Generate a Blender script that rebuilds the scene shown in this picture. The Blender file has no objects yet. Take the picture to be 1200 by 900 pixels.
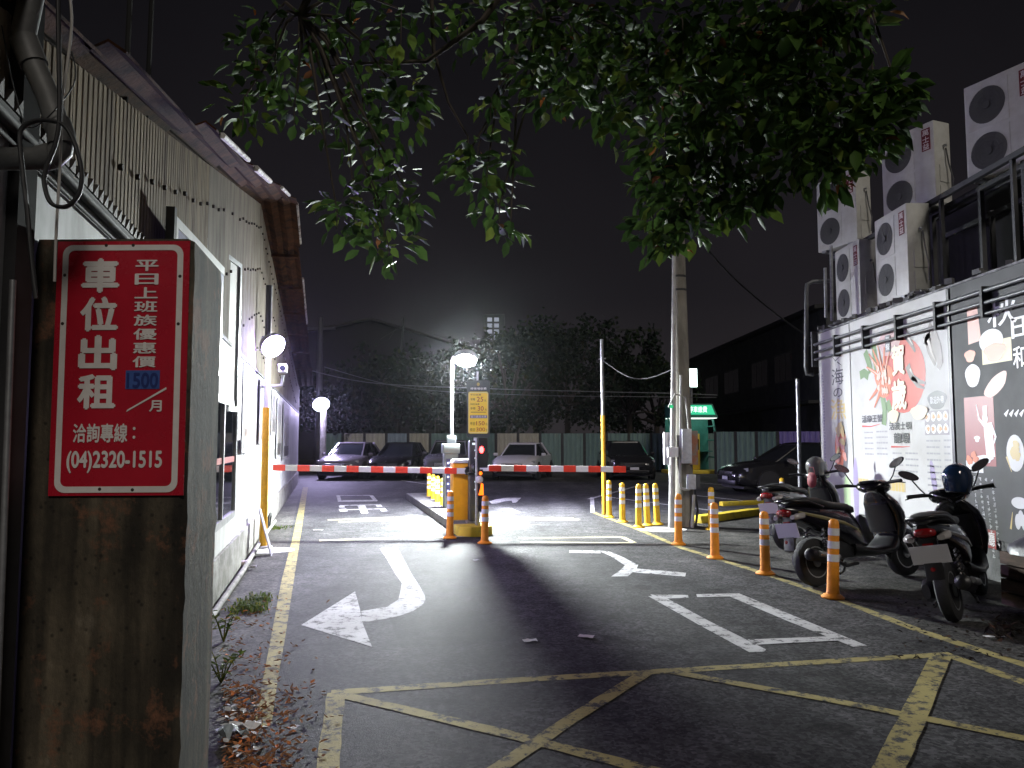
import bpy, bmesh, math, random
from mathutils import Vector, Matrix, Euler
from math import sin, cos, pi, radians, atan2, sqrt
R = random.Random(7)
S = bpy.context.scene
COL = S.collection

# ---------------------------------------------------------------- camera, sky, sun, exposure
FPX, HOR, CAMZ = 900.0, 67.0, 1.5            # focal length in photo pixels, horizon below the centre, eye height
PITCH = math.atan2(HOR, FPX)
cam = bpy.data.cameras.new('camera'); camo = bpy.data.objects.new('camera', cam); COL.objects.link(camo)
cam.sensor_width = 36; cam.lens = 36 * FPX / 1200.0; cam.clip_start = 0.05; cam.clip_end = 2000
camo.location = (0, 0, CAMZ); camo.rotation_euler = (pi / 2 + PITCH, 0, 0)
S.camera = camo

W = bpy.data.worlds.new('World'); S.world = W; W.use_nodes = True
nt = W.node_tree; nt.nodes.clear()
out = nt.nodes.new('ShaderNodeOutputWorld'); add = nt.nodes.new('ShaderNodeAddShader')
sky = nt.nodes.new('ShaderNodeTexSky'); sky.sky_type = 'NISHITA'; sky.sun_disc = False
SUN_EL, SUN_AZ = radians(38), radians(160)     # faint street light of the road behind the camera
sky.sun_elevation = radians(-5); sky.sun_rotation = SUN_AZ
b1 = nt.nodes.new('ShaderNodeBackground'); b1.inputs[1].default_value = 0.03
nt.links.new(sky.outputs[0], b1.inputs[0])
tc = nt.nodes.new('ShaderNodeTexCoord'); sx = nt.nodes.new('ShaderNodeSeparateXYZ')
rp = nt.nodes.new('ShaderNodeValToRGB')           # city glow: the night sky is paler near the horizon
nt.links.new(tc.outputs['Generated'], sx.inputs[0]); nt.links.new(sx.outputs['Z'], rp.inputs[0])
e = rp.color_ramp.elements
e[0].position = 0.0; e[0].color = (0.028, 0.024, 0.0255, 1)
e[1].position = 0.5; e[1].color = (0.0052, 0.0049, 0.0060, 1)
m_ = e.new(0.18); m_.color = (0.0125, 0.0112, 0.0132, 1)
b2 = nt.nodes.new('ShaderNodeBackground'); b2.inputs[1].default_value = 1.0
cn = nt.nodes.new('ShaderNodeTexNoise'); cn.inputs['Scale'].default_value = 2.2; cn.inputs['Detail'].default_value = 5   # uneven low cloud lit by the city
nt.links.new(tc.outputs['Generated'], cn.inputs[0]); cr_ = nt.nodes.new('ShaderNodeValToRGB'); nt.links.new(cn.outputs['Fac'], cr_.inputs[0])
cr_.color_ramp.elements[0].position = .3; cr_.color_ramp.elements[0].color = (.78, .78, .80, 1); cr_.color_ramp.elements[1].position = .7; cr_.color_ramp.elements[1].color = (1.18, 1.15, 1.18, 1)
cm_ = nt.nodes.new('ShaderNodeMix'); cm_.data_type = 'RGBA'; cm_.blend_type = 'MULTIPLY'; cm_.inputs[0].default_value = 1
nt.links.new(rp.outputs[0], cm_.inputs[6]); nt.links.new(cr_.outputs[0], cm_.inputs[7]); nt.links.new(cm_.outputs[2], b2.inputs[0])
nt.links.new(b1.outputs[0], add.inputs[0]); nt.links.new(b2.outputs[0], add.inputs[1]); nt.links.new(add.outputs[0], out.inputs[0])

sl = bpy.data.lights.new('sun', 'SUN'); sl.energy = 0.92; sl.angle = radians(14); sl.color = (1.0, 0.93, 0.84)
so = bpy.data.objects.new('sun', sl); COL.objects.link(so)
sd = Vector((sin(SUN_AZ) * cos(SUN_EL), cos(SUN_AZ) * cos(SUN_EL), sin(SUN_EL)))
so.rotation_euler = sd.to_track_quat('Z', 'Y').to_euler()
S.view_settings.view_transform = 'Standard'; S.view_settings.look = 'None'
S.view_settings.gamma = 1.0; S.view_settings.use_curve_mapping = False
S.view_settings.exposure = 0.0
S.cycles.use_denoising = True
S.cycles.max_bounces = 8
S.cycles.sample_clamp_indirect = 4.0

# ---------------------------------------------------------------- placing helpers (all give real coordinates)
def ray(px, py):
    x = (px - 600) / FPX; y = -(py - 450) / FPX
    return Vector((x, cos(PITCH) - y * sin(PITCH), sin(PITCH) + y * cos(PITCH)))
def gp(px, py, z=0.0):
    d = ray(px, py); t = (z - CAMZ) / d.z
    return Vector((d.x * t, d.y * t, z))
def yp(px, py, Y):
    d = ray(px, py); t = Y / d.y
    return Vector((d.x * t, Y, CAMZ + d.z * t))
def xp(px, py, X):
    d = ray(px, py); t = X / d.x
    return Vector((X, d.y * t, CAMZ + d.z * t))

# ---------------------------------------------------------------- object helpers
def tag(o, label=None, cat=None, group=None, kind=None):
    if label: o['label'] = label
    if cat: o['category'] = cat
    if group: o['group'] = group
    if kind: o['kind'] = kind
    return o
def empty(name, loc=(0, 0, 0), rz=0.0, label=None, cat=None, group=None, kind=None, rx=0.0, ry=0.0):
    o = bpy.data.objects.new(name, None); COL.objects.link(o)
    o.location = loc; o.rotation_euler = (rx, ry, rz); o.empty_display_size = 0.1
    return tag(o, label, cat, group, kind)
def link(name, me, parent=None, loc=(0, 0, 0), rot=(0, 0, 0)):
    o = bpy.data.objects.new(name, me); COL.objects.link(o); o.parent = parent
    o.location = loc; o.rotation_euler = rot
    return o
KIDS = None
def copy_tree(o, parent=None):
    c = o.copy(); COL.objects.link(c); c.parent = parent
    for ch in o.children: copy_tree(ch, c)
    return c

class MB:
    def __init__(s): s.v = []; s.f = []
    def add(s, vs, fs):
        n = len(s.v); s.v += [tuple(v) for v in vs]; s.f += [tuple(i + n for i in f) for f in fs]; return s
    def box(s, c, d, rz=0.0, M=None):
        x, y, z = d[0] / 2, d[1] / 2, d[2] / 2
        vs = [Vector(p) for p in ((-x, -y, -z), (x, -y, -z), (x, y, -z), (-x, y, -z), (-x, -y, z), (x, -y, z), (x, y, z), (-x, y, z))]
        if M is None: M = Matrix.Rotation(rz, 3, 'Z')
        vs = [M @ v + Vector(c) for v in vs]
        return s.add(vs, [(0, 3, 2, 1), (4, 5, 6, 7), (0, 1, 5, 4), (1, 2, 6, 5), (2, 3, 7, 6), (3, 0, 4, 7)])
    def bbox(s, x0, x1, y0, y1, z0, z1):
        return s.box(((x0 + x1) / 2, (y0 + y1) / 2, (z0 + z1) / 2), (x1 - x0, y1 - y0, z1 - z0))
    def loft(s, rings, cap=True, closed=True):
        n = len(rings[0]); base = len(s.v)
        for r in rings: s.v += [tuple(p) for p in r]
        for i in range(len(rings) - 1):
            for j in range(n if closed else n - 1):
                a = base + i * n + j; b = base + i * n + (j + 1) % n
                s.f.append((a, b, b + n, a + n))
        if cap and closed:
            s.f.append(tuple(base + j for j in reversed(range(n))))
            s.f.append(tuple(base + (len(rings) - 1) * n + j for j in range(n)))
        return s
    def cyl(s, p0, p1, r0, r1=None, n=12, cap=True):
        return s.tube([p0, p1], [r0, r0 if r1 is None else r1], n, cap)
    def tube(s, pts, r, n=8, cap=True):
        pts = [Vector(p) for p in pts]
        if not isinstance(r, (list, tuple)): r = [r] * len(pts)
        rings = []; up = None
        for i, p in enumerate(pts):
            a = pts[max(i - 1, 0)]; b = pts[min(i + 1, len(pts) - 1)]
            t = (b - a).normalized()
            if up is None:
                up = Vector((0, 0, 1)) if abs(t.z) < 0.9 else Vector((1, 0, 0))
            u = t.cross(up).normalized(); w = u.cross(t).normalized(); up = w
            rings.append([p + (u * cos(2 * pi * k / n) + w * sin(2 * pi * k / n)) * r[i] for k in range(n)])
        return s.loft(rings, cap)
    def lathe(s, prof, c=(0, 0, 0), n=20, axis='Z', cap=True):
        rings = []
        for r, z in prof:
            ring = []
            for k in range(n):
                a = 2 * pi * k / n; x, y = r * cos(a), r * sin(a)
                p = {'Z': (x, y, z), 'Y': (y, z, x), 'X': (z, x, y)}[axis]
                ring.append(Vector(p) + Vector(c))
            rings.append(ring)
        return s.loft(rings, cap)
    def prism(s, pts, a, b, axis='Z'):
        """outline extruded from a to b; axis Z: pts are (x,y); axis Y: pts are (x,z) ; axis X: (y,z)"""
        n = len(pts)
        def P(p, h): return {'Z': (p[0], p[1], h), 'Y': (p[0], h, p[1]), 'X': (h, p[0], p[1])}[axis]
        vs = [P(p, a) for p in pts] + [P(p, b) for p in pts]
        fs = [tuple(range(n))[::-1], tuple(range(n, 2 * n))]
        fs += [(i, (i + 1) % n, n + (i + 1) % n, n + i) for i in range(n)]
        return s.add(vs, fs)
    def flat(s, pts):
        return s.add(pts, [tuple(range(len(pts)))])
    def mesh(s, name, mat, smooth=None, bevel=0.0, seg=2, fix=True):
        me = bpy.data.meshes.new(name); me.from_pydata(s.v, [], s.f)
        bm = bmesh.new(); bm.from_mesh(me)
        if fix: bmesh.ops.recalc_face_normals(bm, faces=bm.faces)
        if bevel > 0:
            bmesh.ops.remove_doubles(bm, verts=bm.verts, dist=1e-5)
            ed = [e for e in bm.edges if len(e.link_faces) == 2 and e.calc_face_angle(0) > 0.5]
            bmesh.ops.bevel(bm, geom=ed, offset=bevel, segments=seg, profile=0.6, affect='EDGES', clamp_overlap=True)
        bm.to_mesh(me); bm.free()
        if mat is not None: me.materials.append(mat)
        if smooth or bevel > 0:
            me.shade_smooth(); me.set_sharp_from_angle(angle=radians(smooth if smooth else 40))
        me.update()
        return me
    def build(s, name, mat, parent=None, smooth=None, bevel=0.0, seg=2, loc=(0, 0, 0), rot=(0, 0, 0), fix=True):
        o = link(name, s.mesh(name, mat, smooth, bevel, seg, fix), parent, loc, rot)
        if parent is not None and (name.endswith('_print') or name.startswith('printed_') or name in ('screw_heads', 'crumbling_mortar', 'serrated_flashing', 'red_underlines', 'dish_lettering')): o['kind'] = 'stuff'
        return o

def sring(x, yc, zc, hw, hh, p=2.6, n=16):
    """superellipse ring in the YZ plane at x"""
    o = []
    for k in range(n):
        a = 2 * pi * k / n + pi / n
        c, q = cos(a), sin(a)
        o.append(Vector((x, yc + hw * math.copysign(abs(c) ** (2 / p), c), zc + hh * math.copysign(abs(q) ** (2 / p), q))))
    return o

# ---------------------------------------------------------------- materials
MATS = {}
def mat(name, col, rough=0.6, metal=0.0, var=0.0, scale=6.0, col2=None, bump=0.0, bscale=40.0, spec=0.5, stretch=(1, 1, 1), lo=0.4, hi=0.65, emit=None, estr=0.0, coat=0.0, obj=False):
    if name in MATS: return MATS[name]
    m = bpy.data.materials.new(name); m.use_nodes = True; MATS[name] = m
    n = m.node_tree.nodes; L = m.node_tree.links; b = n['Principled BSDF']
    b.inputs['Base Color'].default_value = (*col, 1); b.inputs['Roughness'].default_value = rough
    b.inputs['Metallic'].default_value = metal; b.inputs['Specular IOR Level'].default_value = spec
    if coat: b.inputs['Coat Weight'].default_value = coat; b.inputs['Coat Roughness'].default_value = 0.05
    if emit is not None:
        b.inputs['Emission Color'].default_value = (*emit, 1); b.inputs['Emission Strength'].default_value = estr
    if col2 is not None or var or bump:
        t = n.new('ShaderNodeTexCoord'); mp = n.new('ShaderNodeMapping'); mp.inputs['Scale'].default_value = stretch
        L.new(t.outputs['Object'], mp.inputs[0])
    if col2 is not None or var:
        nz = n.new('ShaderNodeTexNoise'); nz.inputs['Scale'].default_value = scale; nz.inputs['Detail'].default_value = 7; nz.inputs['Roughness'].default_value = 0.65
        L.new(mp.outputs[0], nz.inputs[0])
        r = n.new('ShaderNodeValToRGB'); L.new(nz.outputs['Fac'], r.inputs[0])
        c2 = col2 if col2 is not None else tuple(c * (1 - var) for c in col)
        r.color_ramp.elements[0].position = lo; r.color_ramp.elements[1].position = hi
        r.color_ramp.elements[0].color = (*c2, 1); r.color_ramp.elements[1].color = (*col, 1)
        L.new(r.outputs[0], b.inputs['Base Color'])
        mr = n.new('ShaderNodeMapRange'); mr.inputs[3].default_value = min(1, rough + 0.12); mr.inputs[4].default_value = max(0, rough - 0.08)
        L.new(nz.outputs['Fac'], mr.inputs[0]); L.new(mr.outputs[0], b.inputs['Roughness'])
    if bump:
        n2 = n.new('ShaderNodeTexNoise'); n2.inputs['Scale'].default_value = bscale; n2.inputs['Detail'].default_value = 5
        L.new(mp.outputs[0], n2.inputs[0])
        bp = n.new('ShaderNodeBump'); bp.inputs['Strength'].default_value = bump; bp.inputs['Distance'].default_value = 0.02
        L.new(n2.outputs['Fac'], bp.inputs['Height']); L.new(bp.outputs[0], b.inputs['Normal'])
    return m

def asphalt_mat(name, base, dark, pale, speck=0.5):
    m = bpy.data.materials.new(name); m.use_nodes = True; MATS[name] = m
    n = m.node_tree.nodes; L = m.node_tree.links; b = n['Principled BSDF']
    t = n.new('ShaderNodeTexCoord')
    def noise(s, d=6, r=0.6):
        z = n.new('ShaderNodeTexNoise'); z.inputs['Scale'].default_value = s; z.inputs['Detail'].default_value = d; z.inputs['Roughness'].default_value = r
        L.new(t.outputs['Object'], z.inputs[0]); return z
    def ramp(src, p0, c0, p1, c1):
        r = n.new('ShaderNodeValToRGB'); L.new(src, r.inputs[0]); q = r.color_ramp.elements
        q[0].position = p0; q[0].color = (*c0, 1); q[1].position = p1; q[1].color = (*c1, 1); return r
    def mix(kind, f, a, c):
        x = n.new('ShaderNodeMix'); x.data_type = 'RGBA'; x.blend_type = kind
        if isinstance(f, float): x.inputs[0].default_value = f
        else: L.new(f, x.inputs[0])
        L.new(a, x.inputs[6]); L.new(c, x.inputs[7]); return x.outputs[2]
    big = noise(0.45, 6, 0.68); mid = noise(3.2, 10, 0.8); fine = noise(58, 6, 0.85)
    c = ramp(big.outputs['Fac'], 0.38, dark, 0.62, base).outputs[0]
    g = ramp(mid.outputs['Fac'], 0.36, (0.42,) * 3, 0.64, (1.5,) * 3).outputs[0]
    c = mix('MULTIPLY', 1.0, c, g)
    sp = ramp(fine.outputs['Fac'], 0.56, (0, 0, 0), 0.70, (1, 1, 1)).outputs[0]
    pc = n.new('ShaderNodeRGB'); pc.outputs[0].default_value = (*pale, 1)
    mu = n.new('ShaderNodeMath'); mu.operation = 'MULTIPLY'; mu.inputs[1].default_value = speck; L.new(sp, mu.inputs[0])
    c = mix('MIX', mu.outputs[0], c, pc.outputs[0])
    vo = n.new('ShaderNodeTexVoronoi'); vo.feature = 'DISTANCE_TO_EDGE'; vo.inputs['Scale'].default_value = 0.33
    wz = noise(1.3, 5, 0.7); va = n.new('ShaderNodeVectorMath'); va.operation = 'ADD'; vs = n.new('ShaderNodeVectorMath'); vs.operation = 'SCALE'; vs.inputs[3].default_value = 0.9
    L.new(wz.outputs['Color'], vs.inputs[0]); L.new(t.outputs['Object'], va.inputs[0]); L.new(vs.outputs[0], va.inputs[1]); L.new(va.outputs[0], vo.inputs[0])
    ck = ramp(vo.outputs['Distance'], 0.0012, (0.35,) * 3, 0.004, (1, 1, 1)).outputs[0]
    c = mix('MULTIPLY', 0.8, c, ck)
    ag = n.new('ShaderNodeTexVoronoi'); ag.inputs['Scale'].default_value = 48; L.new(t.outputs['Object'], ag.inputs[0])      # aggregate stones
    sg_ = n.new('ShaderNodeSeparateColor'); L.new(ag.outputs['Color'], sg_.inputs[0])
    c = mix('MULTIPLY', 0.9, c, ramp(sg_.outputs[0], 0.1, (.45, .45, .46), 0.95, (1.6, 1.58, 1.55)).outputs[0])
    # tyre-polished streaks along the lane, and oil drips
    mp = n.new('ShaderNodeMapping'); mp.inputs['Rotation'].default_value = (0, 0, radians(-9)); mp.inputs['Scale'].default_value = (1.5, .10, 1)
    L.new(t.outputs['Object'], mp.inputs[0]); zs = n.new('ShaderNodeTexNoise'); zs.inputs['Scale'].default_value = 1.0; zs.inputs['Detail'].default_value = 4; L.new(mp.outputs[0], zs.inputs[0])
    c = mix('MULTIPLY', 0.8, c, ramp(zs.outputs['Fac'], 0.40, (.62, .62, .63), 0.58, (1.08, 1.08, 1.08)).outputs[0])
    vd = n.new('ShaderNodeTexVoronoi'); vd.inputs['Scale'].default_value = 1.7; L.new(va.outputs[0], vd.inputs[0])
    c = mix('MULTIPLY', 0.75, c, ramp(vd.outputs['Distance'], 0.10, (.38, .38, .38), 0.20, (1, 1, 1)).outputs[0])
    L.new(c, b.inputs['Base Color'])
    rr = n.new('ShaderNodeMapRange'); rr.inputs[3].default_value = 0.62; rr.inputs[4].default_value = 0.9; L.new(mid.outputs['Fac'], rr.inputs[0]); L.new(rr.outputs[0], b.inputs['Roughness'])
    b.inputs['Specular IOR Level'].default_value = 0.08
    bp = n.new('ShaderNodeBump'); bp.inputs['Strength'].default_value = 0.55; bp.inputs['Distance'].default_value = 0.008
    hf = noise(95, 4, 0.75); L.new(hf.outputs['Fac'], bp.inputs['Height']); L.new(bp.outputs[0], b.inputs['Normal'])
    return m

def paint_mat(name, col, wear=0.42, under=(0.06, 0.06, 0.062)):
    m = bpy.data.materials.new(name); m.use_nodes = True; MATS[name] = m
    n = m.node_tree.nodes; L = m.node_tree.links; b = n['Principled BSDF']
    t = n.new('ShaderNodeTexCoord')
    z = n.new('ShaderNodeTexNoise'); z.inputs['Scale'].default_value = 9; z.inputs['Detail'].default_value = 10; z.inputs['Roughness'].default_value = 0.78
    z2 = n.new('ShaderNodeTexNoise'); z2.inputs['Scale'].default_value = 1.6; z2.inputs['Detail'].default_value = 5
    L.new(t.outputs['Object'], z.inputs[0]); L.new(t.outputs['Object'], z2.inputs[0])
    r = n.new('ShaderNodeValToRGB'); q = r.color_ramp.elements
    q[0].position = wear - 0.03; q[0].color = (*under, 1); q[1].position = wear + 0.05; q[1].color = (*col, 1)
    L.new(z.outputs['Fac'], r.inputs[0])
    r2 = n.new('ShaderNodeValToRGB'); r2.color_ramp.elements[0].position = 0.3; r2.color_ramp.elements[0].color = (0.62, 0.60, 0.58, 1); r2.color_ramp.elements[1].position = 0.7
    L.new(z2.outputs['Fac'], r2.inputs[0])
    x = n.new('ShaderNodeMix'); x.data_type = 'RGBA'; x.blend_type = 'MULTIPLY'; x.inputs[0].default_value = 1
    L.new(r.outputs[0], x.inputs[6]); L.new(r2.outputs[0], x.inputs[7]); L.new(x.outputs[2], b.inputs['Base Color'])
    b.inputs['Roughness'].default_value = 0.8; b.inputs['Specular IOR Level'].default_value = 0.15
    bp = n.new('ShaderNodeBump'); bp.inputs['Strength'].default_value = 0.4; bp.inputs['Distance'].default_value = 0.006
    f = n.new('ShaderNodeTexNoise'); f.inputs['Scale'].default_value = 90; L.new(t.outputs['Object'], f.inputs[0]); L.new(f.outputs['Fac'], bp.inputs['Height']); L.new(bp.outputs[0], b.inputs['Normal'])
    return m

def emit_mat(name, col, s):
    if name in MATS: return MATS[name]
    m = bpy.data.materials.new(name); m.use_nodes = True; MATS[name] = m
    n = m.node_tree.nodes; n.clear(); o = n.new('ShaderNodeOutputMaterial'); e = n.new('ShaderNodeEmission')
    e.inputs[0].default_value = (*col, 1); e.inputs[1].default_value = s; m.node_tree.links.new(e.outputs[0], o.inputs[0])
    return m

def leaf_mat(name, c1, c2, rough=0.35, trans=0.35):
    m = bpy.data.materials.new(name); m.use_nodes = True; MATS[name] = m
    n = m.node_tree.nodes; L = m.node_tree.links; b = n['Principled BSDF']
    g = n.new('ShaderNodeNewGeometry'); r = n.new('ShaderNodeValToRGB'); L.new(g.outputs['Random Per Island'], r.inputs[0])
    q = r.color_ramp.elements; q[0].color = (*c2, 1); q[1].color = (*c1, 1); q[1].position = .82; y3 = q.new(1.0); y3.color = (c1[0] * 2.0, c1[1] * 1.35, c1[2], 1)
    L.new(r.outputs[0], b.inputs['Base Color']); b.inputs['Roughness'].default_value = rough; b.inputs['Specular IOR Level'].default_value = .06
    t = n.new('ShaderNodeBsdfTranslucent'); L.new(r.outputs[0], t.inputs[0])
    x = n.new('ShaderNodeMixShader'); x.inputs[0].default_value = trans
    L.new(b.outputs[0], x.inputs[1]); L.new(t.outputs[0], x.inputs[2]); L.new(x.outputs[0], n['Material Output'].inputs[0])
    return m

ASPH = asphalt_mat('asphalt', (0.076, 0.075, 0.078), (0.042, 0.042, 0.045), (0.19, 0.19, 0.19))
VERGE = asphalt_mat('worn_concrete', (0.12, 0.115, 0.11), (0.05, 0.048, 0.045), (0.22, 0.21, 0.20), 0.35)
PAVE = asphalt_mat('old_paving', (0.085, 0.083, 0.08), (0.04, 0.038, 0.036), (0.16, 0.155, 0.15), 0.4)
WHITE = paint_mat('road_paint_white', (0.54, 0.54, 0.55), 0.44)
YELLOW = paint_mat('road_paint_yellow', (0.38, 0.325, 0.13), 0.455)
PALEY = paint_mat('road_paint_cream', (0.6, 0.55, 0.36), 0.36)
CONC = mat('concrete', (0.28, 0.27, 0.25), 0.85, col2=(0.13, 0.125, 0.11), scale=5, bump=0.35, bscale=60)
GALV = mat('galvanised', (0.42, 0.43, 0.44), 0.42, 0.7, var=0.3, scale=14)
STEELW = mat('white_steel', (0.68, 0.69, 0.70), 0.45, var=0.15, scale=10)
BLACK = mat('black_plastic', (0.012, 0.012, 0.013), 0.38, var=0.3, scale=12)
RUBBER = mat('rubber', (0.016, 0.016, 0.017), 0.8, bump=0.2, bscale=80)
CABLE = mat('cable', (0.02, 0.02, 0.022), 0.6)
GLASSD = mat('dark_glass', (0.012, 0.014, 0.017), 0.06, spec=0.6)
CHROME = mat('chrome', (0.7, 0.7, 0.72), 0.14, 1.0)
OYEL = mat('yellow_post_paint', (0.80, 0.42, 0.02), 0.5, var=0.2, scale=10)
ORNG = mat('orange_plastic', (0.95, 0.34, 0.02), 0.5, var=0.18, scale=14)
YELP = mat('yellow_plastic', (0.85, 0.50, 0.02), 0.5, var=0.18, scale=14)
BANDW = mat('reflective_white', (0.78, 0.78, 0.80), 0.35, var=0.12, scale=20)

# ---------------------------------------------------------------- lettering
FCACHE = {}
def glyphs(body, off=0.0):
    k = (body, off)
    if k in FCACHE: return FCACHE[k]
    cu = bpy.data.curves.new('lettering', 'FONT'); cu.body = body; cu.offset = off; cu.resolution_u = 4
    o = bpy.data.objects.new('lettering', cu); COL.objects.link(o); bpy.context.view_layer.update()
    me = bpy.data.meshes.new_from_object(o.evaluated_get(bpy.context.evaluated_depsgraph_get()))
    vs = [(v.co.x, v.co.y) for v in me.vertices]; fs = [tuple(p.vertices) for p in me.polygons]
    bpy.data.objects.remove(o); bpy.data.curves.remove(cu); bpy.data.meshes.remove(me)
    FCACHE[k] = (vs, fs); return vs, fs
def put_text(mb, body, x0, x1, z0, z1, y, off=0.0, shear=0.0):
    """fills the rectangle x0..x1, z0..z1 of the plane y with the text"""
    vs, fs = glyphs(body, 0.0)
    ax = min(v[0] for v in vs); bx = max(v[0] for v in vs); az = min(v[1] for v in vs); bz = max(v[1] for v in vs)
    sx_, sz_ = (x1 - x0) / max(bx - ax, 1e-6), (z1 - z0) / max(bz - az, 1e-6)
    sh = [(0, 0)] if off <= 0 else [(0, 0), (off * .6, 0), (-off * .6, 0), (0, off * .6), (0, -off * .6)]      # bold: the same strokes laid a hair apart
    for q, (dx, dz) in enumerate(sh):
        mb.add([(x0 + (v[0] - ax + dx) * sx_ + shear * (v[1] - az) * sz_, y - .00008 * q, z0 + (v[1] - az + dz) * sz_) for v in vs], fs)
def col_text(mb, body, x0, x1, zt, zb, y, off=0.0, gap=0.12):
    n = len(body); h = (zt - zb) / n
    for i, ch in enumerate(body):
        put_text(mb, ch, x0, x1, zt - (i + 1) * h + h * gap / 2, zt - i * h - h * gap / 2, y, off)

# ================================================================ SETTING: ground, painted lines
def sheet(name, pts, z, m, **k):
    o = MB().flat([(p[0], p[1], z) for p in pts]).build(name, m, **k); return o
g = MB().flat([(-400, -300, 0), (400, -300, 0), (400, 700, 0), (-400, 700, 0)]).build('ground', ASPH); tag(g, kind='structure')

# the left warehouse wall: its base line on the ground
WA = gp(303, 630); WB = gp(349, 565)
WD = (WB - WA).normalized(); WN = Vector((WD.y, -WD.x, 0))       # along the wall, and out of it toward the road
W0 = WA - WD * ((WA.y - 0.0) / WD.y)                            # where it would cross the camera's own line
def wpt(s, off=0.0, z=0.0): return W0 + WD * s + WN * off + Vector((0, 0, z))
def wl(px, py, off=0.0):
    """photo pixel on the wall plane (moved out by off) -> distance along the wall, height"""
    d = ray(px, py); o = W0 + WN * off
    c = Vector((0, 0, CAMZ)); t = (o - c).dot(WN) / d.dot(WN); p = c + d * t
    return (p - W0).dot(WD), p.z

def grid_sheet(name, outline, z, m, amp=0.0):
    o = MB().flat([(p[0], p[1], z) for p in outline]).build(name, m); tag(o, kind='structure'); return o
lft = [wpt(-2, -1.5), wpt(-2, 0.62), gp(292, 880), gp(305, 800), gp(318, 720), gp(331, 660), gp(342, 618), gp(352, 575), wpt(28.6, -0.5)]
grid_sheet('left_verge', lft, 0.001, VERGE)
rgt = [gp(1200, 779), gp(1080, 740), gp(967, 697), gp(895, 672), gp(800, 642.5), gp(752, 622), gp(722, 610)]
rgt = rgt + [Vector((3.2, 16.0, 0)), Vector((6.5, 15.2, 0)), Vector((7.0, 0.5, 0)), Vector((4.3, 0.5, 0))]
grid_sheet('right_pavement', rgt, 0.001, PAVE)

def band(mb, pts, w, z=0.0022, nz=0.004):
    """painted stripe with slightly ragged edges along ground points"""
    pts = [Vector((p[0], p[1], 0)) for p in pts]
    fine = []
    for a, b in zip(pts[:-1], pts[1:]):
        n = max(1, int((b - a).length / 0.12))
        fine += [a.lerp(b, i / n) for i in range(n)]
    fine.append(pts[-1])
    L_, R_ = [], []
    for i, p in enumerate(fine):
        t = (fine[min(i + 1, len(fine) - 1)] - fine[max(i - 1, 0)]).normalized(); q = Vector((-t.y, t.x, 0))
        L_.append(p + q * (w / 2 + R.uniform(-nz, nz))); R_.append(p - q * (w / 2 + R.uniform(-nz, nz)))
    vs = [(p.x, p.y, z) for p in L_] + [(p.x, p.y, z) for p in R_]; n = len(L_)
    mb.add(vs, [(i, n + i, n + i + 1, i + 1) for i in range(n - 1)])
def gpoly(mb, pts, z=0.0022):
    q = [gp(*p) for p in pts]; mb.flat([(p.x, p.y, z) for p in q])
def mark(name, mb, m): 
    o = mb.build(name, m, fix=True); tag(o, kind='structure')
    for p in o.data.polygons:
        if p.normal.z < 0: p.flip()
    return o
b = MB(); gpoly(b, [(355, 571), (361, 571), (345, 676), (333, 755), (325, 800), (318, 850), (297, 852), (306, 808), (316, 755), (330, 680), (343, 630)])
mark('yellow_edge_line', b, YELLOW)
b = MB(); band(b, [gp(694, 600), gp(752, 622), gp(800, 642.5), gp(895, 672), gp(967, 697), gp(1080, 740), gp(1200, 779), gp(1320, 818)], 0.105); mark('yellow_edge_line', b, YELLOW)
b = MB(); gpoly(b, [(691.5, 583), (696, 583), (697, 601), (692, 601)]); mark('white_lane_tick', b, WHITE)
def marks(name, m, segs, z=0.0022):
    for i, s in enumerate(segs):
        b = MB(); band(b, [gp(*p) for p in s[0]], s[1], z + 0.0005 * i); mark(name, b, m)
marks('yellow_box_line', YELLOW, [
    ([(388, 812), (600, 797.5), (840, 783), (1112, 767)], 0.10),
    ([(1103, 765), (1200, 800), (1330, 846)], 0.10),
    ([(394, 812), (384, 900), (378, 960)], 0.105),
    ([(402, 815), (580, 857), (750, 900), (850, 925)], 0.095),
    ([(757, 789), (670, 843), (585, 900), (540, 930)], 0.095),
    ([(782, 787), (1000, 826), (1200, 866), (1300, 886)], 0.09),
    ([(1103, 769), (1045, 895), (1020, 950)], 0.13)])
Z2 = lambda L_, ox, oy, s: [(ox + p[0] / s, oy + p[1] / s) for p in L_]
b = MB()
gpoly(b, [(667, 645), (703, 645.3), (704, 648.6), (667, 648)]); gpoly(b, [(700, 645.2), (714, 646.4), (731, 653.5), (748, 662.5), (741, 668), (728, 660), (716, 652)], .0028)
gpoly(b, [(748, 662), (746, 667), (736, 675.5), (716, 676), (727, 668.5), (735, 660)], .0034); gpoly(b, [(745, 666.5), (804, 671.5), (803, 676), (741, 671)], .0040)
mark('white_lane_character', b, WHITE)
b = MB()
gpoly(b, [(759, 698.5), (781, 701), (830, 727.5), (898, 761.5), (895, 764), (878, 764.5), (820, 733)]); gpoly(b, [(762, 697), (806, 697.5), (807, 700.8), (768, 702)], .0028)
gpoly(b, [(816, 696.6), (858, 695.8), (866, 699), (817, 700)], .0028); gpoly(b, [(848, 696.3), (866, 695.7), (940, 726), (1016, 757), (1000, 758.5), (925, 729)], .0034)
gpoly(b, [(876, 750), (978, 746), (986, 751), (886, 756)], .0040)
mark('white_lane_character', b, WHITE)
z = lambda L_: Z2(L_, 300, 540, 2.609)
b = MB()
gpoly(b, z([(378, 267), (432, 265), (475, 345), (446, 375), (425, 345), (402, 305)]))
gpoly(b, z([(446, 375), (475, 345), (500, 383), (515, 410), (518, 425), (510, 440), (480, 460), (435, 425), (441, 402)]))
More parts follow.
